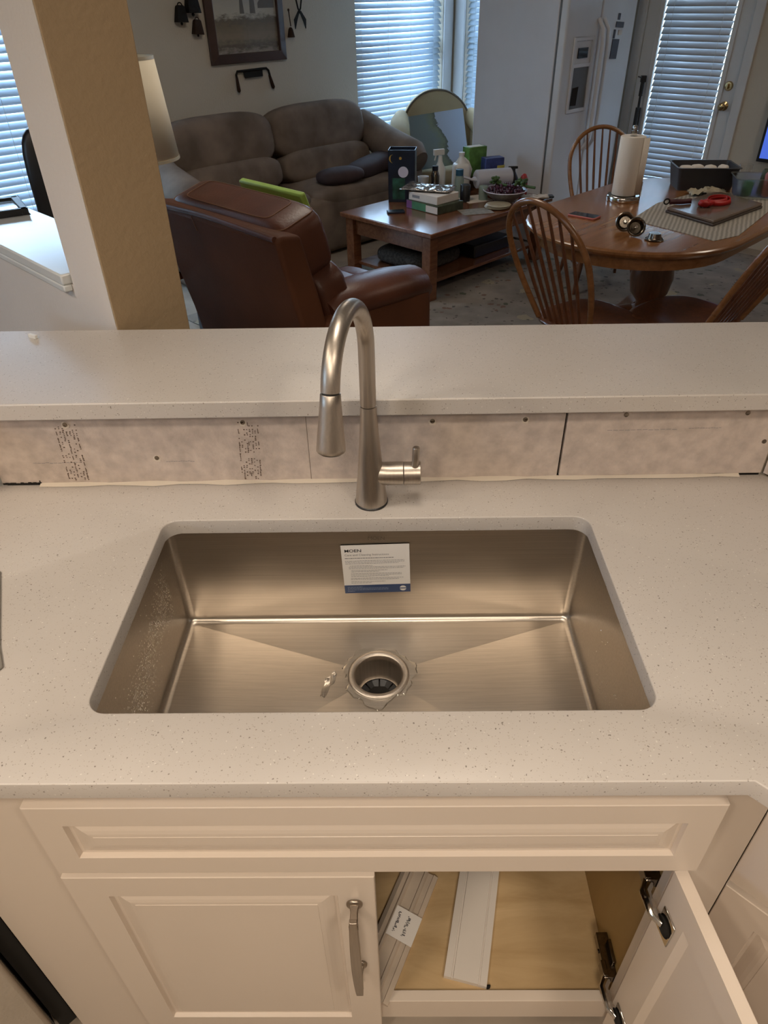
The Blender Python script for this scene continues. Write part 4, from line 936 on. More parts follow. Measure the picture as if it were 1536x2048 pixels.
mb = MB(); mb.lathe([(0, 0), (0.010, 0), (0.010, 0.001), (0, 0.001)], n=8, M=Matrix.Translation((-0.008, -b-0.0004, 0.288)) @ Matrix.Rotation(PI/2, 4, 'X')); add('gold_star', mb, 'gold', gbag)
# boxes
def boxthing(name, label, cat, u, v, z, rz, d, mat, bev=0.003, parts=()):
    t = thing(name, label, cat, W(u, v, z), rz)
    mb = MB(); mb.bx(-d[0]/2, d[0]/2, -d[1]/2, d[1]/2, 0, d[2]); add('box_body', mb, mat, t, bevel=bev)
    for nm, q, mt in parts: mb = MB(); mb.bx(*q); add(nm, mb, mt, t)
    return t
boxthing('game_box', 'flat dark box with green and purple end labels, under the white box', 'box', 3.508, 3.02, TZ, -0.85, (0.31, 0.25, 0.055), 'olive_dark', parts=(
    ('green_label', (-0.10, 0.04, -0.1262, -0.125, 0.004, 0.052), 'green_label'), ('purple_label', (-0.1555, -0.10, -0.1262, -0.125, 0.002, 0.053), 'purple_label'), ('white_label', (0.04, 0.153, -0.1262, -0.125, 0.006, 0.048), 'white_paper')))
bb = boxthing('white_book_box', 'white box with a dark spine mark stacked on the green-labelled box', 'box', 3.51, 3.035, TZ+0.0552, -0.80, (0.27, 0.22, 0.052), 'white_paper', parts=(('spine_mark', (-0.10, -0.03, -0.1108, -0.11, 0.018, 0.036), 'print_grey'),))
mb = MB(); rnd = random.Random(6); N = 16; rows = []
for i in range(N):
    rows.append([((i/(N-1)-0.5)*0.36, (j/(N-1)-0.5)*0.20, 0.012+0.016*rnd.random()*(1 if 0 < i < N-1 and 0 < j < N-1 else 0.2)) for j in range(N)])
mb.strip(rows); o = build('foil_packet', mb, 'foil', smooth=True, thick=0.004); o.location = W(3.52, 3.10, TZ+0.107); o.rotation_euler = (0, 0, -0.35); tag(o, 'crumpled silver and dark packet lying on the white box', 'packet')
mb = MB(); mb.prism(rrect(-0.06, 0.06, -0.035, 0.035, 0.01), 0, 0.014); o = build('dark_phone', mb, 'navy', bevel=0.003); o.location = W(3.24, 3.14, TZ); o.rotation_euler = (0, 0, 0.15); tag(o, 'navy phone on the near left part of the coffee table', 'phone')
# bottles and jars
def lathe_thing(name, label, cat, u, v, z, parts, rot=(0, 0, 0), n=24, group=None):
    t = thing(name, label, cat, W(u, v, z), 0, group); t.rotation_euler = rot
    for nm, prof, mt in parts: mb = MB(); mb.lathe(prof, n=n); add(nm, mb, mt, t, smooth=50)
    return t
jug = thing('gallon_jug', 'white plastic gallon jug with a handle behind the blue-capped bottle', 'jug', W(4.02, 3.22, TZ), 0.2)
mb = MB(); mb.pillow((0, 0, 0.10), (0.125, 0.12, 0.20), 0.5, 0.35); mb.lathe([(0.055, 0.17), (0.045, 0.20), (0.02, 0.235), (0.019, 0.25), (0, 0.25)]); add('jug_body', mb, 'white_plastic', jug, smooth=60)
mb = MB(); mb.tube([(0.02, 0, 0.225), (0.05, 0, 0.20), (0.075, 0, 0.15), (0.062, 0, 0.09)], 0.011, 10); add('jug_handle', mb, 'white_plastic', jug, smooth=True)
mb = MB(); mb.lathe([(0, 0.25), (0.022, 0.25), (0.022, 0.268), (0, 0.268)]); add('cap', mb, 'white_plastic', jug, smooth=50)
jg2 = thing('white_spray_bottle', 'white trigger spray bottle left of the gallon jug', 'spray bottle', W(3.94, 3.36, TZ), 0.4)
mb = MB(); mb.lathe([(0, 0), (0.04, 0), (0.042, 0.02), (0.042, 0.15), (0.018, 0.20), (0.014, 0.24), (0, 0.24)]); add('bottle_body', mb, 'white_plastic', jg2, smooth=50)
mb = MB(); mb.bx(-0.055, 0.03, -0.012, 0.012, 0.245, 0.285); mb.tube([(-0.035, 0, 0.25), (-0.045, 0, 0.21)], 0.006, 8); add('trigger_head', mb, 'white_plastic', jg2, bevel=0.008)
lathe_thing('thermos', 'dark bottle with a silver neck beside the white spray bottle', 'bottle', 3.82, 3.30, TZ, (('bottle_body', [(0, 0), (0.032, 0), (0.032, 0.13), (0.02, 0.165), (0, 0.165)], 'dark_chrome'), ('cap', [(0, 0.165), (0.022, 0.165), (0.022, 0.195), (0, 0.195)], 'navy')))
lathe_thing('paper_cup', 'pale grey cup behind the navy gift bag', 'cup', 3.80, 3.40, TZ, (('cup_body', [(0, 0), (0.032, 0), (0.042, 0.115), (0.039, 0.115), (0.03, 0.005), (0, 0.005)], 'white_plastic'),))
boxthing('snack_box', 'green and yellow food carton tilted behind the gallon jug', 'box', 4.22, 3.26, TZ+0.08, 0.5, (0.16, 0.09, 0.20), 'green_box', parts=(('carton_panel', (-0.06, 0.06, -0.03, 0.03, 0.2, 0.2015), 'white_paper'),))
boxthing('carton', 'red and blue printed carton right of the green food carton', 'box', 4.24, 3.10, TZ, 0.3, (0.15, 0.09, 0.22), 'blue_pack', parts=(('red_panel', (-0.074, 0.074, -0.0462, -0.045, 0.0, 0.11), 'red_pack'),))
boxthing('cereal_carton', 'small brown carton supporting the green food carton', 'box', 4.22, 3.26, TZ, 0.5, (0.15, 0.085, 0.079), 'cork_tan')
mb = MB(); mb.pillow((0, 0, 0.06), (0.19, 0.11, 0.12), 0.6, 0.7); o = build('red_pouch', mb, 'red_pack', smooth=True); o.location = W(4.20, 3.08, TZ); o.rotation_euler = (0, 0, 0.2); tag(o, 'shiny red pouch behind the wrapped paper towel roll', 'pouch')
lathe_thing('yellow_lid_jar', 'small jar with a yellow lid behind the paper towel roll', 'jar', 4.27, 3.05, TZ, (('jar_body', [(0, 0), (0.036, 0), (0.036, 0.14), (0, 0.14)], 'ceramic_grey'), ('lid', [(0, 0.14), (0.034, 0.14), (0.034, 0.168), (0, 0.168)], 'yellow_lid')))
db = lathe_thing('dark_spray_bottle', 'dark bottle with a flared black trigger right of the yellow lid jar', 'spray bottle', 4.28, 2.93, TZ, (('bottle_body', [(0, 0), (0.038, 0), (0.038, 0.09), (0.014, 0.14), (0.014, 0.16), (0, 0.16)], 'black_plastic'),))
mb = MB(); mb.bx(-0.04, 0.03, -0.01, 0.01, 0.155, 0.172); add('trigger_head', mb, 'black_plastic', db, bevel=0.004)
lathe_thing('red_bottle', 'dark red bottle at the right end of the clutter row', 'bottle', 4.28, 2.83, TZ, (('bottle_body', [(0, 0), (0.03, 0), (0.03, 0.10), (0.016, 0.13), (0, 0.135)], 'red_pack'),))
tr = thing('wrapped_towel_roll', 'plastic-wrapped white paper towel roll lying on the coffee table', 'paper towel', W(4.09, 2.97, TZ+0.115), 0.26)
mb = MB(); mb.tube([(-0.14, 0, 0), (-0.13, 0, 0), (0.13, 0, 0), (0.14, 0, 0)], [0.05, 0.062, 0.062, 0.05], 28); add('roll', mb, 'wrap_plastic', tr, smooth=50)
mb = MB(); mb.tube([(-0.14, 0, 0), (-0.17, 0, 0.0), (-0.20, 0.01, 0.012), (-0.24, 0.01, 0.02)], [0.045, 0.02, 0.024, 0.03], 10, flat=0.4); add('twisted_wrap', mb, 'wrap_plastic', tr, smooth=True)
lathe_thing('water_bottle', 'clear bottle with a blue top in front of the gallon jug', 'bottle', 3.86, 3.10, TZ, (('bottle_body', [(0, 0), (0.033, 0), (0.034, 0.12), (0.026, 0.15), (0, 0.15)], 'tub_plastic'), ('cap', [(0, 0.15), (0.028, 0.15), (0.028, 0.19), (0, 0.19)], 'blue_cap')))
lathe_thing('black_canister', 'plain black canister in front of the wrapped towel roll', 'canister', 3.80, 2.99, TZ, (('can_body', [(0, 0), (0.036, 0), (0.037, 0.11), (0.033, 0.114), (0, 0.114)], 'black_plastic'),))
lathe_thing('clear_jar', 'pale clear jar between the black canister and fruit bowl', 'jar', 3.92, 2.92, TZ, (('jar_body', [(0, 0), (0.032, 0), (0.034, 0.085), (0.03, 0.095), (0, 0.095)], 'tub_plastic'),))
bw = thing('fruit_bowl', 'patterned grey bowl heaped with dark grapes and greens', 'bowl', W(3.99, 2.78, TZ), 0)
mb = MB(); mb.lathe([(0, 0.004), (0.07, 0.0), (0.075, 0.008), (0.13, 0.05), (0.155, 0.075), (0.151, 0.077), (0.12, 0.052), (0.07, 0.018), (0, 0.014)], n=36); add('bowl_body', mb, 'ceramic_grey', bw, smooth=60)
mb = MB(); mb.lathe([(0.152, 0.074), (0.158, 0.076), (0.156, 0.081), (0.150, 0.079)], n=36, caps=False); add('pale_rim', mb, 'lilac_white', bw, smooth=True)
mb = MB(); rnd = random.Random(12)
for k in range(170):
    a = rnd.uniform(0, 6.28); r = 0.135*math.sqrt(rnd.random()); z = 0.060+0.05*(1-(r/0.14)**2)*rnd.random()+0.006; mb.pillow((r*math.cos(a), r*math.sin(a), z), (0.021, 0.020, 0.024), 1, 1, 8, 6)
o = build('grapes', mb, 'grape', smooth=True, weld=False, kind='stuff'); o.location = W(3.99, 2.78, TZ); tag(o, 'dark purple grapes heaped in the grey bowl', 'fruit')
for (u, v, r, lb) in ((3.99, 2.87, 0.04, 'green crinkled vegetable at the left of the fruit bowl'), (4.05, 2.70, 0.05, 'green crinkled vegetable at the right of the fruit bowl')):
    mb = MB(); rnd = random.Random(int(u*100))
    for k in range(26): a = rnd.uniform(0, 6.28); q = rnd.uniform(0, r); mb.pillow((q*math.cos(a), q*math.sin(a), 0.02+rnd.uniform(0, 0.035)), (0.024, 0.024, 0.02), 1, 1, 7, 5)
    mb.tube([(0, 0, 0.02), (r*1.1, -r*1.1, 0.012), (r*1.9, -r*1.7, 0.012)], 0.009, 8)
    o = build('broccoli', mb, 'leaf_green', smooth=True, weld=False); o.location = W(u, v, TZ+0.095); tag(o, lb, 'vegetable')
for k in range(3):
    mb = MB(); mb.lathe([(0, 0), (0.055, 0), (0.088, 0.008), (0.086, 0.010), (0.05, 0.003), (0, 0.003)], n=32); o = build('saucer', mb, 'cream', smooth=60); o.location = W(3.80+0.004*k, 2.70-0.003*k, TZ+0.0015+0.007*k); tag(o, ('lowest', 'middle', 'topmost')[k]+' of the stacked cream saucers before the fruit bowl', 'saucer', 'stacked cream saucers')
mb = MB(); mb.bx(-0.11, 0.11, -0.075, 0.075, 0, 0.004); o = build('notepad', mb, 'grey_cloth', bevel=0.001); o.location = W(3.62, 2.74, TZ); o.rotation_euler = (0, 0, 0.25); tag(o, 'thin grey mat near the front edge of the coffee table', 'mat')
mb = MB(); N = 10; rnd = random.Random(9); mb.strip([[((i/(N-1)-0.5)*0.2, (j/(N-1)-0.5)*0.1, 0.008+0.02*rnd.random()) for j in range(N)] for i in range(N)]); o = build('crumpled_napkin', mb, 'white_paper', smooth=True, thick=0.002); o.location = W(4.19, 2.66, TZ); o.rotation_euler = (0, 0, -0.1); tag(o, 'crumpled white napkin right of the fruit bowl', 'napkin')
mb = MB(); mb.prism(rrect(-0.075, 0.075, -0.035, 0.035, 0.008), 0, 0.012); o = build('remote_control', mb, 'black_plastic', bevel=0.003); o.location = W(4.27, 2.64, TZ); o.rotation_euler = (0, 0, 0.0); tag(o, 'black remote at the far right corner of the coffee table', 'remote')
mb = MB(); mb.bx(-0.10, 0.10, -0.10, 0.10, 0, 0.003); o = build('paper_sheet', mb, 'white_paper'); o.location = W(3.90, 2.98, TZ); o.rotation_euler = (0, 0, 0.4); tag(o, 'white sheet under the black canister and saucers', 'paper')

# --- round-backed armchair (local: faces -y)
ac = thing('round_back_armchair', 'beige round-backed armchair in the window corner', 'armchair', W(4.90, 4.22, 0), 0.12)
mb = MB(); pts = []; N = 25; bwid = 0.315; zb = 0.66
prof2 = [(-bwid, 0.40)]+[(bwid*math.cos(PI-PI*k/(N-1)), zb+0.315*math.sin(PI*k/(N-1))) for k in range(N)]+[(bwid, 0.40)]
mb = MB(); n_ = len(prof2); rows = []
for y, sc_ in ((0.10, 0.97), (0.12, 1.0), (0.22, 1.0), (0.26, 0.95)): rows.append([(x*sc_, y+(0.12 if True else 0)*(z-0.4), 0.40+(z-0.40)*sc_) for x, z in prof2])
mb.strip(rows, close=True); mb.f.append(list(range(n_))); mb.f.append([3*n_+k for k in range(n_)])
add('backrest', mb, 'beige_fabric', ac, smooth=50)
mb = MB(); mb.tube([(x, 0.112+0.12*(z-0.4), z+0.002) for x, z in prof2], 0.008, 8); add('piping', mb, 'cork_tan', ac, smooth=True)
mb = MB(); mb.pillow((0, -0.12, 0.36), (0.56, 0.56, 0.18), 0.3, 0.5); add('seat_cushion', mb, 'beige_fabric', ac, smooth=True)
mb = MB(); mb.pillow((0, -0.08, 0.19), (0.62, 0.60, 0.26), 0.2, 0.3); add('base', mb, 'beige_fabric', ac, smooth=True)
for s in (-1, 1):
    mb = MB(); mb.tube([(s*0.315, 0.20, 0.76), (s*0.35, 0.06, 0.735), (s*0.375, -0.14, 0.69), (s*0.38, -0.30, 0.63), (s*0.38, -0.345, 0.60)], [0.07, 0.085, 0.085, 0.08, 0.05], 18); a_ = add('arm', mb, 'beige_fabric', ac, smooth=True)
    mb = MB(); mb.pillow((s*0.36, -0.06, 0.40), (0.13, 0.54, 0.56), 0.3, 0.4); add('arm_side', mb, 'beige_fabric', a_, smooth=True)
    for y in (-0.30, 0.20): mb = MB(); mb.lathe([(0.02, 0), (0.03, 0.08), (0, 0.08)], (s*0.28, y, 0)); add('leg', mb, 'dark_wood', ac, smooth=True)
cv = thing('coast_canvas', 'unframed canvas of a coastline leaning on the beige armchair', 'picture', W(4.62, 3.93, 0.46), 0.16); cv.rotation_euler = (0, -0.10, 0.16)
mb = MB(); mb.box((0, 0, 0.21), (0.47, 0.02, 0.42), M=Matrix.Rotation(-0.35, 4, 'X')); add('canvas_panel', mb, 'coast_canvas', cv)

# --- refrigerator (local x along u, front at -y)
fr = thing('refrigerator', 'white side-by-side refrigerator with door ice dispenser', 'refrigerator', W(4.60, 2.82, 0), Q)
mb = MB(); mb.bx(0.0, 0.92, 0.075, 0.78, 0.02, 1.74); add('cabinet_body', mb, 'fridge_side', fr, bevel=0.008)
mb = MB(); mb.bx(0.008, 0.912, 0.062, 0.076, 0.05, 1.73); add('door_gasket', mb, 'fridge_grey', fr)
mb = MB(); mb.bx(0.0, 0.43, 0.0, 0.062, 0.10, 1.74); d1 = add('door', mb, 'fridge_white', fr, bevel=0.014, seg=4)
mb = MB(); mb.bx(0.438, 0.92, 0.0, 0.062, 0.10, 1.74); d2 = add('door', mb, 'fridge_white', fr, bevel=0.014, seg=4)
mb = MB(); mb.bx(0.01, 0.91, 0.02, 0.07, 0.02, 0.095); add('kick_grille', mb, 'fridge_grey', fr)
for x, p in ((0.405, d1), (0.475, d2)):
    mb = MB(); mb.tube([(x, 0.0, 0.66), (x, -0.045, 0.72), (x, -0.055, 0.82), (x, -0.055, 1.34), (x, -0.045, 1.44), (x, 0.0, 1.50)], 0.014, 12); add('handle', mb, 'fridge_white', p, smooth=True)
mb = MB()
for q in ((0.11, 0.135, 0.93, 1.40), (0.345, 0.37, 0.93, 1.40), (0.135, 0.345, 0.93, 0.955), (0.135, 0.345, 1.375, 1.40), (0.135, 0.345, 1.215, 1.24)): mb.bx(q[0], q[1], -0.010, 0.0005, q[2], q[3])
dp = add('dispenser_frame', mb, 'fridge_white', d1, bevel=0.004)
mb = MB(); mb.bx(0.135, 0.345, -0.003, -0.0005, 0.955, 1.215); add('dispenser_recess', mb, 'fridge_grey', d1)
mb = MB(); mb.bx(0.178, 0.302, -0.008, -0.002, 1.272, 1.335); add('dispenser_display', mb, 'screen', d1)
mb = MB(); mb.add([(0.16, -0.008, 1.09), (0.195, -0.03, 1.10), (0.19, -0.028, 0.98), (0.15, -0.008, 0.98)], [(0, 1, 2, 3)]); add('dispenser_paddle', mb, 'black_plastic', d1, thick=0.006)
for (x, z, sx_, sz_, mt, lb, nm) in ((0.675, 1.505, 0.030, 0.04, 'magnet_dark', 'small dark figure magnet high on the right refrigerator door', 'fridge_magnet'), (0.70, 1.455, 0.11, 0.035, 'magnet_dark', 'dark strip card under the upper magnet on refrigerator', 'note_card'), (0.640, 1.40, 0.025, 0.055, 'magnet_dark', 'lower small dark magnet on the right refrigerator door', 'fridge_magnet'), (0.672, 1.305, 0.095, 0.125, 'magnet_dark', 'dark rectangular photo card held on the right refrigerator door', 'photo_card'), (0.72, 1.405, 0.05, 0.03, 'white_paper', 'small pale note between the magnets on the refrigerator', 'note_card')):
    mb = MB(); mb.bx(-sx_/2, sx_/2, -0.002, 0.002, -sz_/2, sz_/2); o = build(nm, mb, mt, bevel=0.0008); o.location = W(4.60+x, 2.82-0.003, z); o.rotation_euler = (0, 0.06, Q); tag(o, lb, 'magnet' if 'magnet' in nm else 'card')
# folded black tripod standing between refrigerator and door
tp_ = thing('folded_tripod', 'slim folded black tripod standing between refrigerator and back door', 'tripod', W(5.58, 2.70, 0), 0)
mb = MB(); mb.tube([(0, 0, 0.05), (0, 0, 0.98)], 0.010, 10); mb.tube([(0, 0, 0.98), (0, 0, 1.08)], 0.016, 10); add('center_column', mb, 'black_plastic', tp_, smooth=True)
mb = MB(); mb.bx(-0.02, 0.02, -0.015, 0.015, 1.075, 1.12); mb.tube([(0.0, 0, 1.10), (-0.05, -0.02, 1.115)], 0.005, 8); add('head', mb, 'black_plastic', tp_, bevel=0.003)
for k in range(3): a = 2*PI*k/3; mb = MB(); mb.tube([(0.018*math.cos(a), 0.018*math.sin(a), 0.9), (0.03*math.cos(a), 0.03*math.sin(a), 0.0)], 0.007, 8); add('leg', mb, 'black_plastic', tp_, smooth=True)
# television edge on the right wall
tv = thing('television', 'black framed screen showing at the right edge of the photo', 'television', W(UB-0.04, 1.38, 0.86), -Q)
mb = MB(); mb.bx(-0.31, 0.31, -0.02, 0.03, -0.24, 0.24); add('bezel', mb, 'black_plastic', tv, bevel=0.004)
m_, n__, b__ = nodes('screen_lit'); setp(b__, base=(0.02, 0.05, 0.3), rough=0.2); b__.inputs['Emission Color'].default_value = (0.10, 0.20, 0.9, 1); b__.inputs['Emission Strength'].default_value = 0.7; MATS['screen_lit'] = m_
mb = MB(); mb.bx(-0.29, 0.29, -0.022, -0.0195, -0.215, 0.22); add('screen', mb, 'screen_lit', tv)

# --- wall decorations on the back wall (local x along u, -y faces the room)
pf = thing('framed_picture', 'large dark wood framed landscape print hung above the sofa', 'picture', W(3.293, VA-0.004, 1.27), Q)
PWid, PHt = 0.69, 0.62; fwid = 0.062
mb = MB()
def framebar(p0, p1, q0, q1): mb.add([(p0[0], 0, p0[1]), (p1[0], 0, p1[1]), (q1[0], 0, q1[1]), (q0[0], 0, q0[1])] + [(p0[0], -0.022, p0[1]), (p1[0], -0.022, p1[1]), (q1[0], -0.034, q1[1]), (q0[0], -0.034, q0[1])], [(0,1,2,3),(4,5,6,7),(0,1,5,4),(1,2,6,5),(2,3,7,6),(3,0,4,7)])
x0, x1, z0, z1 = -PWid/2, PWid/2, 0, PHt; a, b, c, d = x0+fwid, x1-fwid, z0+fwid, z1-fwid
framebar((x0, z0), (x1, z0), (a, c), (b, c)); framebar((x1, z0), (x1, z1), (b, c), (b, d)); framebar((x1, z1), (x0, z1), (b, d), (a, d)); framebar((x0, z1), (x0, z0), (a, d), (a, c))
add('frame', mb, 'frame_wood', pf, bevel=0.004)
mb = MB(); mb.bx(a-0.005, b+0.005, -0.008, -0.004, c-0.005, d+0.005); ar = add('print', mb, 'painting', pf)
# windmill tower, tank and tree silhouettes printed on the picture
mb = MB(); y = -0.0088
def poly(pts): mb.add([(p[0], y, p[1]) for p in pts], [tuple(range(len(pts)))])
poly([(-0.045, 0.30), (-0.005, 0.30), (-0.018, 0.45), (-0.032, 0.45)]); 
for k in range(12):
    t = 2*PI*k/12; poly([(-0.025+0.006*math.cos(t), 0.47+0.006*math.sin(t)), (-0.025+0.045*math.cos(t-0.15), 0.47+0.045*math.sin(t-0.15)), (-0.025+0.045*math.cos(t+0.15), 0.47+0.045*math.sin(t+0.15))])
poly([(-0.09, 0.46), (-0.055, 0.475), (-0.055, 0.465), (-0.09, 0.49)]); poly([(0.045, 0.30), (0.095, 0.30), (0.09, 0.39), (0.05, 0.39)]); poly([(0.12, 0.33), (0.27, 0.33), (0.27, 0.40), (0.16, 0.40), (0.12, 0.36)])
add('printed_silhouettes', mb, 'fridge_grey', ar)
mb = MB(); mb.bx(a-0.004, b+0.004, -0.0125, -0.0105, c-0.004, d+0.004); add('glass', mb, 'pane_glass', pf)
def bell(label, u, z, s, mat='black_iron', tilt=0.0):
    t = thing('cow_bell', label, 'bell', W(u, VA-0.03, z), Q, 'old bells left of the picture')
    def q(w, d_, zz): return [(-w/2, -d_/2, zz), (w/2, -d_/2, zz), (w/2, d_/2, zz), (-w/2, d_/2, zz)]
    mb = MB(); mb.strip([q(0.04*s, 0.025*s, 0.10*s), q(0.055*s, 0.035*s, 0.092*s), q(0.085*s, 0.055*s, 0.0)], close=True); b0 = len(mb.v)-12; mb.f.append([b0, b0+1, b0+2, b0+3]); add('bell_body', mb, mat, t, bevel=0.006*s, thick=0.003)
    mb = MB(); mb.tube([(0.018*s*math.cos(PI*k/8), 0, 0.10*s+0.016*s*math.sin(PI*k/8)) for k in range(9)], 0.004*s, 8); add('hanger', mb, mat, t, smooth=True)
    mb = MB(); mb.pillow((0, 0, -0.008*s), (0.018*s, 0.018*s, 0.02*s), 1, 1, 10, 6); add('clapper', mb, mat, t, smooth=True); t.rotation_euler = (0, tilt, Q); return t
bell('left black iron bell of the three beside the picture', 2.745, 1.535, 0.95, tilt=0.05)
bell('lowest brown iron bell, nearest the picture frame corner', 2.862, 1.462, 0.85, 'brown_iron', 0.08)
bell('largest black bell hanging highest at the top edge', 2.845, 1.585, 1.15, tilt=0.03)
dk = thing('draw_knife', 'old draw knife with two wooden handles hung below the picture', 'tool', W(3.305, VA-0.02, 1.22), Q)
mb = MB(); mb.add([(-0.095, 0, 0.005), (0.085, 0, 0.005), (0.085, 0, -0.045), (-0.08, 0, -0.048)], [(0, 1, 2, 3)]); add('blade', mb, 'black_iron', dk, thick=0.006)
mb = MB(); mb.tube([(-0.155, 0, -0.045), (-0.158, 0, -0.02), (-0.145, 0, 0), (-0.1, 0, 0.0), (0.09, 0, 0.004), (0.125, 0, 0.004), (0.145, 0, -0.012), (0.152, 0, -0.04)], 0.0085, 10); add('tang', mb, 'black_iron', dk, smooth=True)
for x, xe in ((-0.155, -0.150), (0.150, 0.176)): mb = MB(); mb.tube([(x, 0, -0.04), ((x+xe)/2, 0, -0.085), (xe, 0, -0.125), (xe, 0, -0.135)], [0.009, 0.0125, 0.014, 0.007], 12); add('handle', mb, 'brown_iron', dk, smooth=True)
bd = thing('hanging_iron', 'small rusty bell-shaped iron on a thin rod right of the picture', 'tool', W(3.70, VA-0.02, 1.41), Q)
mb = MB(); mb.tube([(0.004, 0, 0.07), (-0.006, 0, 0.165)], 0.004, 8); mb.pillow((-0.007, 0, 0.172), (0.02, 0.012, 0.02), 1, 1, 10, 6); add('rod', mb, 'brown_iron', bd, smooth=True)
mb = MB(); mb.lathe([(0, 0.065), (0.010, 0.062), (0.018, 0.05), (0.030, 0.0), (0.026, 0.0), (0, 0.01)], n=14); add('iron_cup', mb, 'brown_iron', bd, smooth=50)
shr = thing('sheep_shears', 'pair of old iron shears hanging open right of the picture', 'shears', W(3.80, VA-0.02, 1.46), Q)
for s in (-1, 1):
    mb = MB(); mb.add([(s*0.050, 0, 0.0), (s*0.054, 0, 0.0), (s*0.060, 0, 0.06), (s*0.014, 0, 0.115), (s*0.002, 0, 0.105), (s*0.030, 0, 0.05)], [(0, 1, 2, 3, 4, 5)]); add('blade', mb, 'black_iron', shr, thick=0.004)
    mb = MB(); mb.tube([(s*0.008, 0, 0.10), (-s*0.012, 0, 0.13), (-s*0.03, 0, 0.20), (-s*0.03, 0, 0.28), (0, 0, 0.31)], 0.006, 8); add('spring_handle', mb, 'black_iron', shr, smooth=True)

# --- things seen over the pass-through ledge
lf = thing('tabletop_frame', 'black picture frame lying flat on the pass-through ledge', 'picture frame', W(0.268, 1.868, 1.189), Q-0.224)
mb = MB(); e = 0.0925
for q in ((-0.115, 0.115, -e, -e+0.02), (-0.115, 0.115, e-0.02, e), (-0.115, -0.095, -e, e), (0.095, 0.115, -e, e)): mb.bx(q[0], q[1], q[2], q[3], 0, 0.018)
add('frame', mb, 'black_plastic', lf, bevel=0.003)
mb = MB(); mb.bx(-0.096, 0.096, -e+0.019, e-0.019, 0.001, 0.010); add('photo', mb, 'painting', lf)
mb = MB(); mb.bx(-0.096, 0.096, -e+0.019, e-0.019, 0.0115, 0.0135); add('glass', mb, 'pane_glass', lf)
oc = thing('office_chair', 'black high-backed office chair behind the pass-through ledge', 'chair', (-1.098, 2.186, 0), 0.38)
mb = MB(); mb.pillow((0.0, 0, 0.93), (0.35, 0.10, 0.80), 0.30, 0.30); add('backrest', mb, 'black_plastic', oc, smooth=True)
mb = MB(); mb.pillow((0, 0.24, 0.48), (0.46, 0.46, 0.10), 0.4, 0.5); add('seat', mb, 'black_plastic', oc, smooth=True)
mb = MB(); mb.tube([(0, 0.22, 0.08), (0, 0.22, 0.44)], 0.025, 12); add('gas_column', mb, 'black_plastic', oc, smooth=True)
for k in range(5): a = 2*PI*k/5; mb = MB(); mb.tube([(0, 0.22, 0.10), (0.26*math.cos(a), 0.22+0.26*math.sin(a), 0.06)], [0.022, 0.014], 8); mb.pillow((0.26*math.cos(a), 0.22+0.26*math.sin(a), 0.028), (0.03, 0.05, 0.055), 1, 1, 10, 6); add('base_spoke', mb, 'black_plastic', oc, smooth=True)

# ================================================================== DINING
TT = 0.75
dt_ = thing('dining_table', 'oval oak pedestal dining table with a glossy top', 'table', W(3.34, 1.27, 0), Q)
def racetrack(R_, L_, n=20):
    p = []
    for k in range(n+1): t = -PI/2+PI*k/n; p.append((L_+R_*math.cos(t), R_*math.sin(t)))
    for k in range(n+1): t = PI/2+PI*k/n; p.append((-L_+R_*math.cos(t), R_*math.sin(t)))
    return p
mb = MB(); rows = []
LL = 0.315
for r, z in ((0.50, TT-0.032), (0.520, TT-0.030), (0.530, TT-0.018), (0.530, TT-0.008), (0.522, TT-0.001), (0.515, TT)): rows.append([(p[0], p[1], z) for p in racetrack(r, LL)])
mb.strip(rows, close=True); n_ = len(rows[0]); mb.f.append(list(range(n_))); mb.f.append([5*n_+k for k in range(n_)]); add('tabletop', mb, 'oak', dt_, smooth=35)
mb = MB(); rows = [[(p[0], p[1], z) for p in racetrack(r, LL)] for r, z in ((0.470, TT-0.032), (0.470, TT-0.095), (0.455, TT-0.100), (0.445, TT-0.100), (0.445, TT-0.032))]; mb.strip(rows, close=True); add('apron', mb, 'oak', dt_, smooth=35)
mb = MB(); mb.lathe([(0.15, TT-0.10), (0.15, TT-0.14), (0.07, TT-0.16), (0.065, TT-0.20), (0.10, TT-0.24), (0.115, 0.40), (0.10, 0.32), (0.06, 0.27), (0.06, 0.24), (0.13, 0.20), (0.14, 0.14), (0, 0.14)], n=32); add('pedestal', mb, 'oak_dark', dt_, smooth=45)
for k in range(4):
    a = PI/4+k*PI/2; c_, s_ = math.cos(a), math.sin(a); mb = MB(); mb.tube([(0.08*c_, 0.08*s_, 0.20), (0.22*c_, 0.22*s_, 0.19), (0.36*c_, 0.36*s_, 0.10), (0.46*c_, 0.46*s_, 0.045)], [0.05, 0.042, 0.035, 0.03], 12); add('foot', mb, 'oak_dark', dt_, smooth=True)

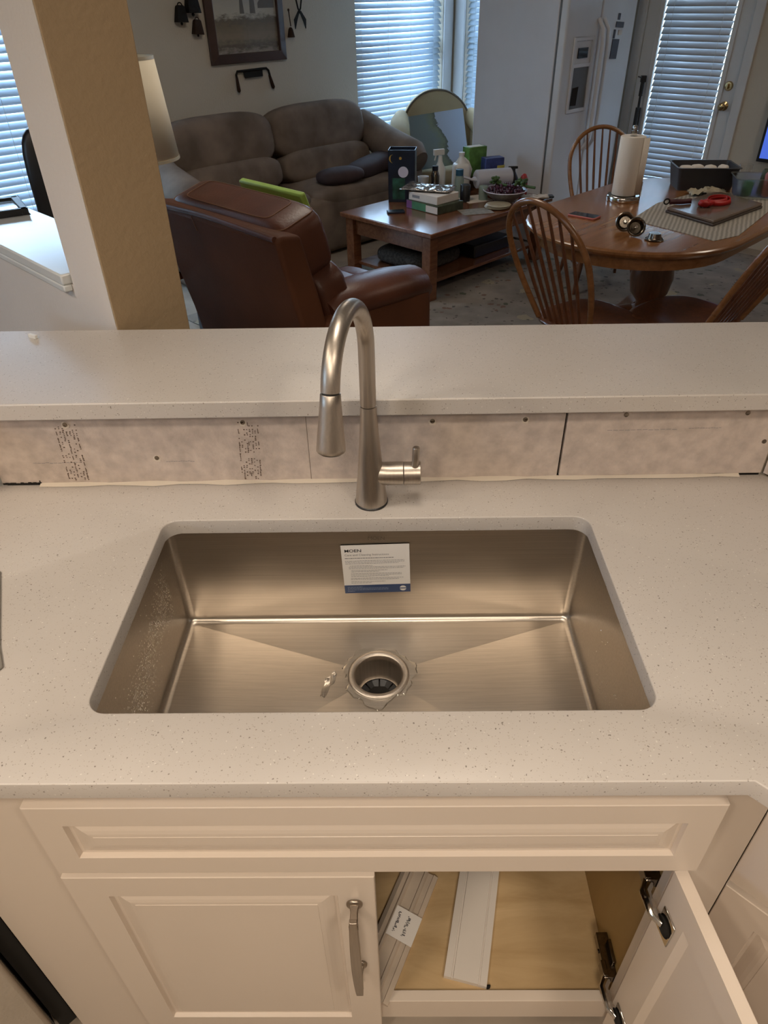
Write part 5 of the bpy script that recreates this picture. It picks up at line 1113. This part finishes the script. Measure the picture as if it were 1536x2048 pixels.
def windsor(label, x, y, phi, lean=0.36, H=0.61, wb=0.158, wm=0.235, nsp=7):
    """Windsor hoop-back side chair; origin on the floor under the rear of the seat; local +y = facing"""
    t = thing('windsor_chair', label, 'chair', (x, y, 0), -math.radians(phi), 'windsor dining chairs')
    zs = 0.45
    mb = MB(); rows = []
    for r, z in ((0.80, zs-0.038), (0.97, zs-0.028), (1.0, zs-0.014), (0.97, zs-0.003), (0.90, zs), (0.55, zs-0.010), (0.0, zs-0.014)):
        row = []
        for k in range(32):
            a = 2*PI*k/32; rx = 0.235*r*(1+0.05*math.sin(a)); ry = 0.215*r; row.append((rx*math.copysign(abs(math.cos(a))**0.62, math.cos(a)), 0.185+ry*math.copysign(abs(math.sin(a))**0.62, math.sin(a)), z))
        rows.append(row)
    mb.strip(rows, close=True); mb.f.append(list(range(32))); add('seat', mb, 'oak_dark', t, smooth=50)
    def P(a, h): return Vector((a, -h*math.sin(lean), zs-0.006+h*math.cos(lean)))
    def hoop(d):
        L = H-wm; A = PI*wm; T = 2*L+A
        if d < L: return (-(wb+(wm-wb)*math.sin(d/L*PI/2)), d)
        if d < L+A: th = (d-L)/wm; return (-wm*math.cos(th), L+wm*math.sin(th))
        dd = T-d; return (wb+(wm-wb)*math.sin(dd/L*PI/2), dd)
    T = 2*(H-wm)+PI*wm
    mb = MB(); mb.tube([P(*hoop(T*k/48)) for k in range(49)], 0.0135, 10); add('hoop', mb, 'oak', t, smooth=True)
    for k in range(nsp):
        f = (k+1)/(nsp+1)*2-1; ab = f*wb*0.95; at = f*wm*0.97
        h = (H-wm)+wm*math.sqrt(max(0, 1-(at/wm)**2))-0.006
        mb = MB(); mb.tube([P(ab, 0.0), P((ab+at)/2, h*0.45), P(at, h)], [0.0068, 0.0086, 0.0058], 8); add('spindle', mb, 'oak_dark', t, smooth=True)
    feet = {}
    for sx_ in (-1, 1):
        for yt, yb in ((0.06, -0.03), (0.31, 0.40)):
            a = Vector((sx_*0.14, yt, zs-0.03)); b = Vector((sx_*0.205, yb, 0.012)); feet[(sx_, yt)] = (a, b)
            mb = MB(); ts = (0, 0.15, 0.3, 0.45, 0.6, 0.75, 0.9, 1.0); mb.tube([a.lerp(b, q) for q in ts], [0.013, 0.016, 0.020, 0.015, 0.020, 0.016, 0.012, 0.010], 10); add('leg', mb, 'oak_dark', t, smooth=True)
    ms = []
    for sx_ in (-1, 1):
        p = feet[(sx_, 0.06)][0].lerp(feet[(sx_, 0.06)][1], 0.6); q = feet[(sx_, 0.31)][0].lerp(feet[(sx_, 0.31)][1], 0.6); ms.append((p+q)/2)
        mb = MB(); mb.tube([p, (p+q)/2, q], [0.009, 0.014, 0.009], 8); add('stretcher', mb, 'oak_dark', t, smooth=True)
    mb = MB(); mb.tube([ms[0], (ms[0]+ms[1])/2, ms[1]], [0.009, 0.014, 0.009], 8); add('stretcher', mb, 'oak_dark', t, smooth=True)
    return t
windsor('hoop-back oak chair nearest the leather recliner', 0.81, 2.462, 58, lean=0.40)
windsor('hoop-back oak chair on the far side, behind the upright paper towel', 1.46, 4.50, 178, lean=0.33, H=0.52, wb=0.155, wm=0.21, nsp=7)
windsor('hoop-back oak chair cut off by the right edge of the photo', 1.515, 2.44, -36, lean=0.45, H=0.60, wb=0.158, wm=0.20)

# upright paper towel
pt = thing('paper_towel_holder', 'steel paper towel stand on the oak table, holding the upright roll', 'holder', W(3.365, 1.535, TT), 0)
mb = MB(); mb.lathe([(0, 0), (0.086, 0), (0.088, 0.004), (0.088, 0.024), (0.084, 0.029), (0, 0.029)], n=40); add('base', mb, 'chrome', pt, smooth=50)
mb = MB(); mb.tube([(0, 0, 0.028), (0, 0, 0.335)], 0.006, 12); mb.tube([(0, 0, 0.316), (0, 0, 0.335), (0, 0, 0.336), (0, 0, 0.350), (0, 0, 0.358)], [0.016, 0.0175, 0.012, 0.0145, 0.010], 20); add('pole', mb, 'chrome', pt, smooth=50)
mb = MB(); mb.tube([(0.078, -0.035, 0.028), (0.078, -0.035, 0.10)], 0.004, 8); add('tension_arm', mb, 'chrome', pt, smooth=True)
mb = MB(); mb.lathe([(0.018, 0.031), (0.062, 0.031), (0.064, 0.035), (0.064, 0.306), (0.062, 0.310), (0.018, 0.310), (0.018, 0.031)], n=44, caps=False)
rl_ = build('paper_towel_roll', mb, 'towel_paper', smooth=50); rl_.location = W(3.365, 1.535, TT); tag(rl_, 'thick white paper towel roll upright on the steel stand', 'paper towel')
mb = MB(); rows = []
for k in range(9):
    t = k/8; a = -0.9+0.5*t; r = 0.0655+0.020*t*t; rows.append([(r*math.cos(a), r*math.sin(a), 0.034), (r*math.cos(a), r*math.sin(a), 0.305)])
mb.strip(rows); lo = build('loose_sheet', mb, 'towel_paper', rl_, smooth=True, thick=0.0012)
# phone
ph = thing('smartphone', 'smartphone in a coral pink case lying on the oak table', 'phone', W(2.93, 1.50, TT), 0.0); ph.rotation_euler = (0, 0, -0.72)
mb = MB(); mb.prism(rrect(-0.076, 0.076, -0.038, 0.038, 0.012), 0, 0.010); add('case', mb, 'phone_pink', ph, bevel=0.003)
mb = MB(); mb.prism(rrect(-0.071, 0.071, -0.034, 0.034, 0.009), 0.0098, 0.0106); add('screen', mb, 'screen', ph)
# sink strainers
def strainer(label, u, v, z, rot):
    t = thing('sink_strainer', label, 'strainer', W(u, v, z), 0, 'steel sink strainer baskets'); t.rotation_euler = rot; t.scale = (0.74, 0.74, 0.74)
    mb = MB(); mb.lathe([(0.054, 0.004), (0.057, 0.006), (0.052, 0.010), (0.043, 0.006), (0.040, -0.004), (0.034, -0.028), (0.0, -0.030)], n=32, caps=False); add('basket', mb, 'dark_chrome', t, smooth=50, thick=0.0015)
    mb = MB(); mb.lathe([(0.0, -0.02), (0.006, -0.02), (0.006, 0.006), (0.011, 0.010), (0.009, 0.016), (0, 0.017)], n=14); add('stopper_knob', mb, 'chrome', t, smooth=True)
strainer('steel sink strainer standing on edge, leftmost of the three', 2.835, 1.225, TT+0.0405, (1.25, 0.0, -0.35))
strainer('steel sink strainer on edge, middle one with its face showing', 2.785, 1.140, TT+0.0405, (1.15, 0.0, -0.1))
strainer('steel sink strainer lying upside down beside the two upright ones', 2.79, 1.045, TT+0.0085, (PI, 0, 0))
# runner, boards, strap
mb = MB(); mb.prism([(-0.22, -0.30), (0.22, -0.30), (0.22, 0.30), (-0.22, 0.30)], 0, 0.003); o = build('woven_placemat', mb, 'runner', thick=0.0); 
# placemat corners: (3.03,1.295) (2.935,0.82) (3.8,1.305)
mb = MB(); mb.prism([(3.03, 1.295), (2.945, 0.835), (3.10, 0.790), (3.90, 0.90), (3.86, 1.305), (3.42, 1.36)], 0, 0.003)
bpy.data.objects.remove(o); o = build('woven_placemat', mb, 'runner', uv=True); o.location = (0, 0, TT); tag(o, 'grey striped woven mat under the stone board', 'mat')
mb = MB(); mb.prism(rrect(-0.20, 0.20, -0.145, 0.145, 0.015), 0, 0.016)
Cb = [(3.258, 1.235), (3.159, 0.94), (3.657, 0.907), (3.78, 1.21)]
def quadboard(nm, z0, z1, grow, mat, lb):
    cx = sum(p[0] for p in Cb)/4; cy = sum(p[1] for p in Cb)/4; mb = MB(); mb.prism([(cx+(p[0]-cx)*grow, cy+(p[1]-cy)*grow) for p in Cb], 0, z1-z0); o = build(nm, mb, mat, uv=True, bevel=0.004, seg=3); o.location = (0, 0, z0); tag(o, lb, 'board'); return o
quadboard('cutting_board', TT+0.003, TT+0.015, 1.0, 'board_under', 'darker cutting board beneath the glossy stone board')
quadboard('stone_board', TT+0.015, TT+0.029, 0.975, 'stone_board', 'glossy brown stone board under the red strap')
SZ_ = TT+0.029
st_ = thing('red_strap', 'bright red knotted strap on the stone board', 'strap', W(3.42, 1.09, SZ_), 0.55)
def ribbon(pts, wd, par, nm, mat, th=0.002):
    mb = MB(); rows = []
    for i, p in enumerate(pts):
        p = Vector(p); d = (Vector(pts[min(i+1, len(pts)-1)])-Vector(pts[max(i-1, 0)])); s = Vector((-d.y, d.x, 0)).normalized()*wd/2*0.35+Vector((0, 0, wd/2*0.93)); rows.append([p-s, p+s])
    mb.strip(rows); return add(nm, mb, mat, par, smooth=True, thick=th)
ribbon([(0.0+0.075*(math.cos(a)+1), 0.045*math.sin(a)*1.0, 0.014+0.006*math.sin(a)+0.004) for a in [PI+2*PI*k/30 for k in range(31)]], 0.022, st_, 'loop', 'red_strap')
ribbon([(0.0+0.062*(math.cos(a)+1), 0.030*math.sin(a)-0.004, 0.020) for a in [PI+2*PI*k/30 for k in range(31)]], 0.022, st_, 'loop', 'red_strap')
for k, (x, y, r) in enumerate(((-0.02, 0.0, 0.0), (-0.045, 0.012, 0.6), (-0.05, -0.012, -0.5), (-0.015, -0.015, 1.2))):
    mb = MB(); mb.pillow((x, y, 0.018), (0.05, 0.026, 0.032), 0.7, 0.8, rot=(0.3*k, 0.2, r)); add('knot', mb, 'red_strap', st_, smooth=True)
ls = thing('dog_lead', 'dark maroon webbing strap with buckle trailing left from the red one', 'strap', W(3.39, 1.185, SZ_), 0.12)
ribbon([(-0.10+0.01*k, 0.004*math.sin(k*0.7), 0.013) for k in range(13)], 0.024, ls, 'webbing', 'maroon_strap', 0.003)
mb = MB(); mb.tube([(-0.115+0.014*math.cos(2*PI*k/14), 0.0, 0.0165+0.013*math.sin(2*PI*k/14)) for k in range(15)], 0.0034, 8); add('buckle', mb, 'black_iron', ls, smooth=True)
# grey roasting pan with paper cups
pn = thing('roasting_pan', 'deep charcoal rectangular pan holding white packets on the table', 'pan', W(3.93, 1.37, TT), 0.0); pn.rotation_euler = (0, 0, -0.10)
mb = MB(); w0, d0, w1, d1_, hh = 0.145, 0.10, 0.165, 0.118, 0.115
rq = lambda w_, d_, z, r=0.02: [(p[0], p[1], z) for p in rrect(-w_, w_, -d_, d_, r, 5)]
mb.strip([rq(w0, d0, 0), rq(w1, d1_, hh), rq(w1+0.008, d1_+0.008, hh+0.001), rq(w1+0.008, d1_+0.008, hh+0.004), rq(w1-0.003, d1_-0.003, hh+0.004), rq(w0-0.003, d0-0.003, 0.004)], close=True); n_ = len(rq(1, 1, 0)); mb.f.append(list(range(n_))); mb.f.append([5*n_+k for k in range(n_)])
add('pan_body', mb, 'charcoal_pan', pn, smooth=40)
for k, (x, y) in enumerate(((-0.10, 0.02), (-0.035, 0.045), (0.03, 0.03), (0.10, 0.035))):
    mb = MB(); mb.pillow((0, 0, 0.055), (0.075, 0.055, 0.108), 0.5, 0.4); o = build('paper_packet', mb, 'white_paper', smooth=True); pp = Vector((x, y-0.02, 0)); pp.rotate(Euler((0, 0, -0.10))); o.location = W(3.93, 1.37, TT+0.004)+pp; o.rotation_euler = (0.1, 0, 0.3*k)
    tag(o, ('leftmost', 'second from left', 'second from right', 'rightmost')[k]+' white packet inside the charcoal pan', 'packet', 'white packets in the pan')
# clear tub with contents
tb = thing('clear_tub', 'translucent plastic tub with red and green contents at the right', 'tub', W(3.90, 1.035, TT), 0.0); tb.rotation_euler = (0, 0, -0.2)
mb = MB(); mb.strip([rq(0.115, 0.075, 0.001), rq(0.135, 0.09, 0.10), rq(0.142, 0.097, 0.101), rq(0.142, 0.097, 0.105)], close=True); mb.f.append(list(range(n_))); add('tub_body', mb, 'frosted_glass', tb, smooth=40, thick=0.0015)
for (x, y, a, L_, r, mt, lb, nm, ct_) in ((-0.06, 0.0, 0.2, 0.075, 0.028, 'green_label', 'green packet inside the clear tub', 'green_packet', 'packet'), (0.045, -0.02, -0.25, 0.12, 0.026, 'phone_pink', 'rosy red tube standing in the clear tub', 'red_tube', 'tube'), (0.02, 0.03, 0.15, 0.125, 0.022, 'olive_dark', 'dark green capped bottle in the clear tub', 'green_bottle', 'bottle')):
    mb = MB(); mb.tube([(0, 0, 0), (0, 0, 0.004), (0, 0, L_-0.01), (0, 0, L_)], [r*0.8, r, r, r*0.7], 18); o = build(nm, mb, mt, smooth=50); pp = Vector((x, y, 0)); pp.rotate(Euler((0, 0, -0.2))); o.location = W(3.90, 1.035, TT+0.008)+pp; o.rotation_euler = (0, a*0.4, 0); tag(o, lb, ct_)
mb = MB(); N = 12; rnd = random.Random(31); mb.strip([[((i/(N-1)-0.5)*0.20, (j/(N-1)-0.5)*0.10, 0.004+0.035*rnd.random()*(1-abs(i/(N-1)-0.5))) for j in range(N)] for i in range(N)]); o = build('beige_napkin', mb, 'cream', smooth=True, thick=0.002); o.location = W(3.76, 1.245, TT+0.004); o.rotation_euler = (0, 0, -0.1); tag(o, 'crumpled beige napkin in front of the charcoal pan', 'napkin')
gl = lathe_thing('drinking_glass', 'clear drinking glass behind the plastic tub', 'glass', 4.09, 1.20, TT, (('glass_body', [(0, 0.001), (0.030, 0.001), (0.036, 0.115), (0.034, 0.115), (0.028, 0.01), (0, 0.01)], 'clear_glass'),))
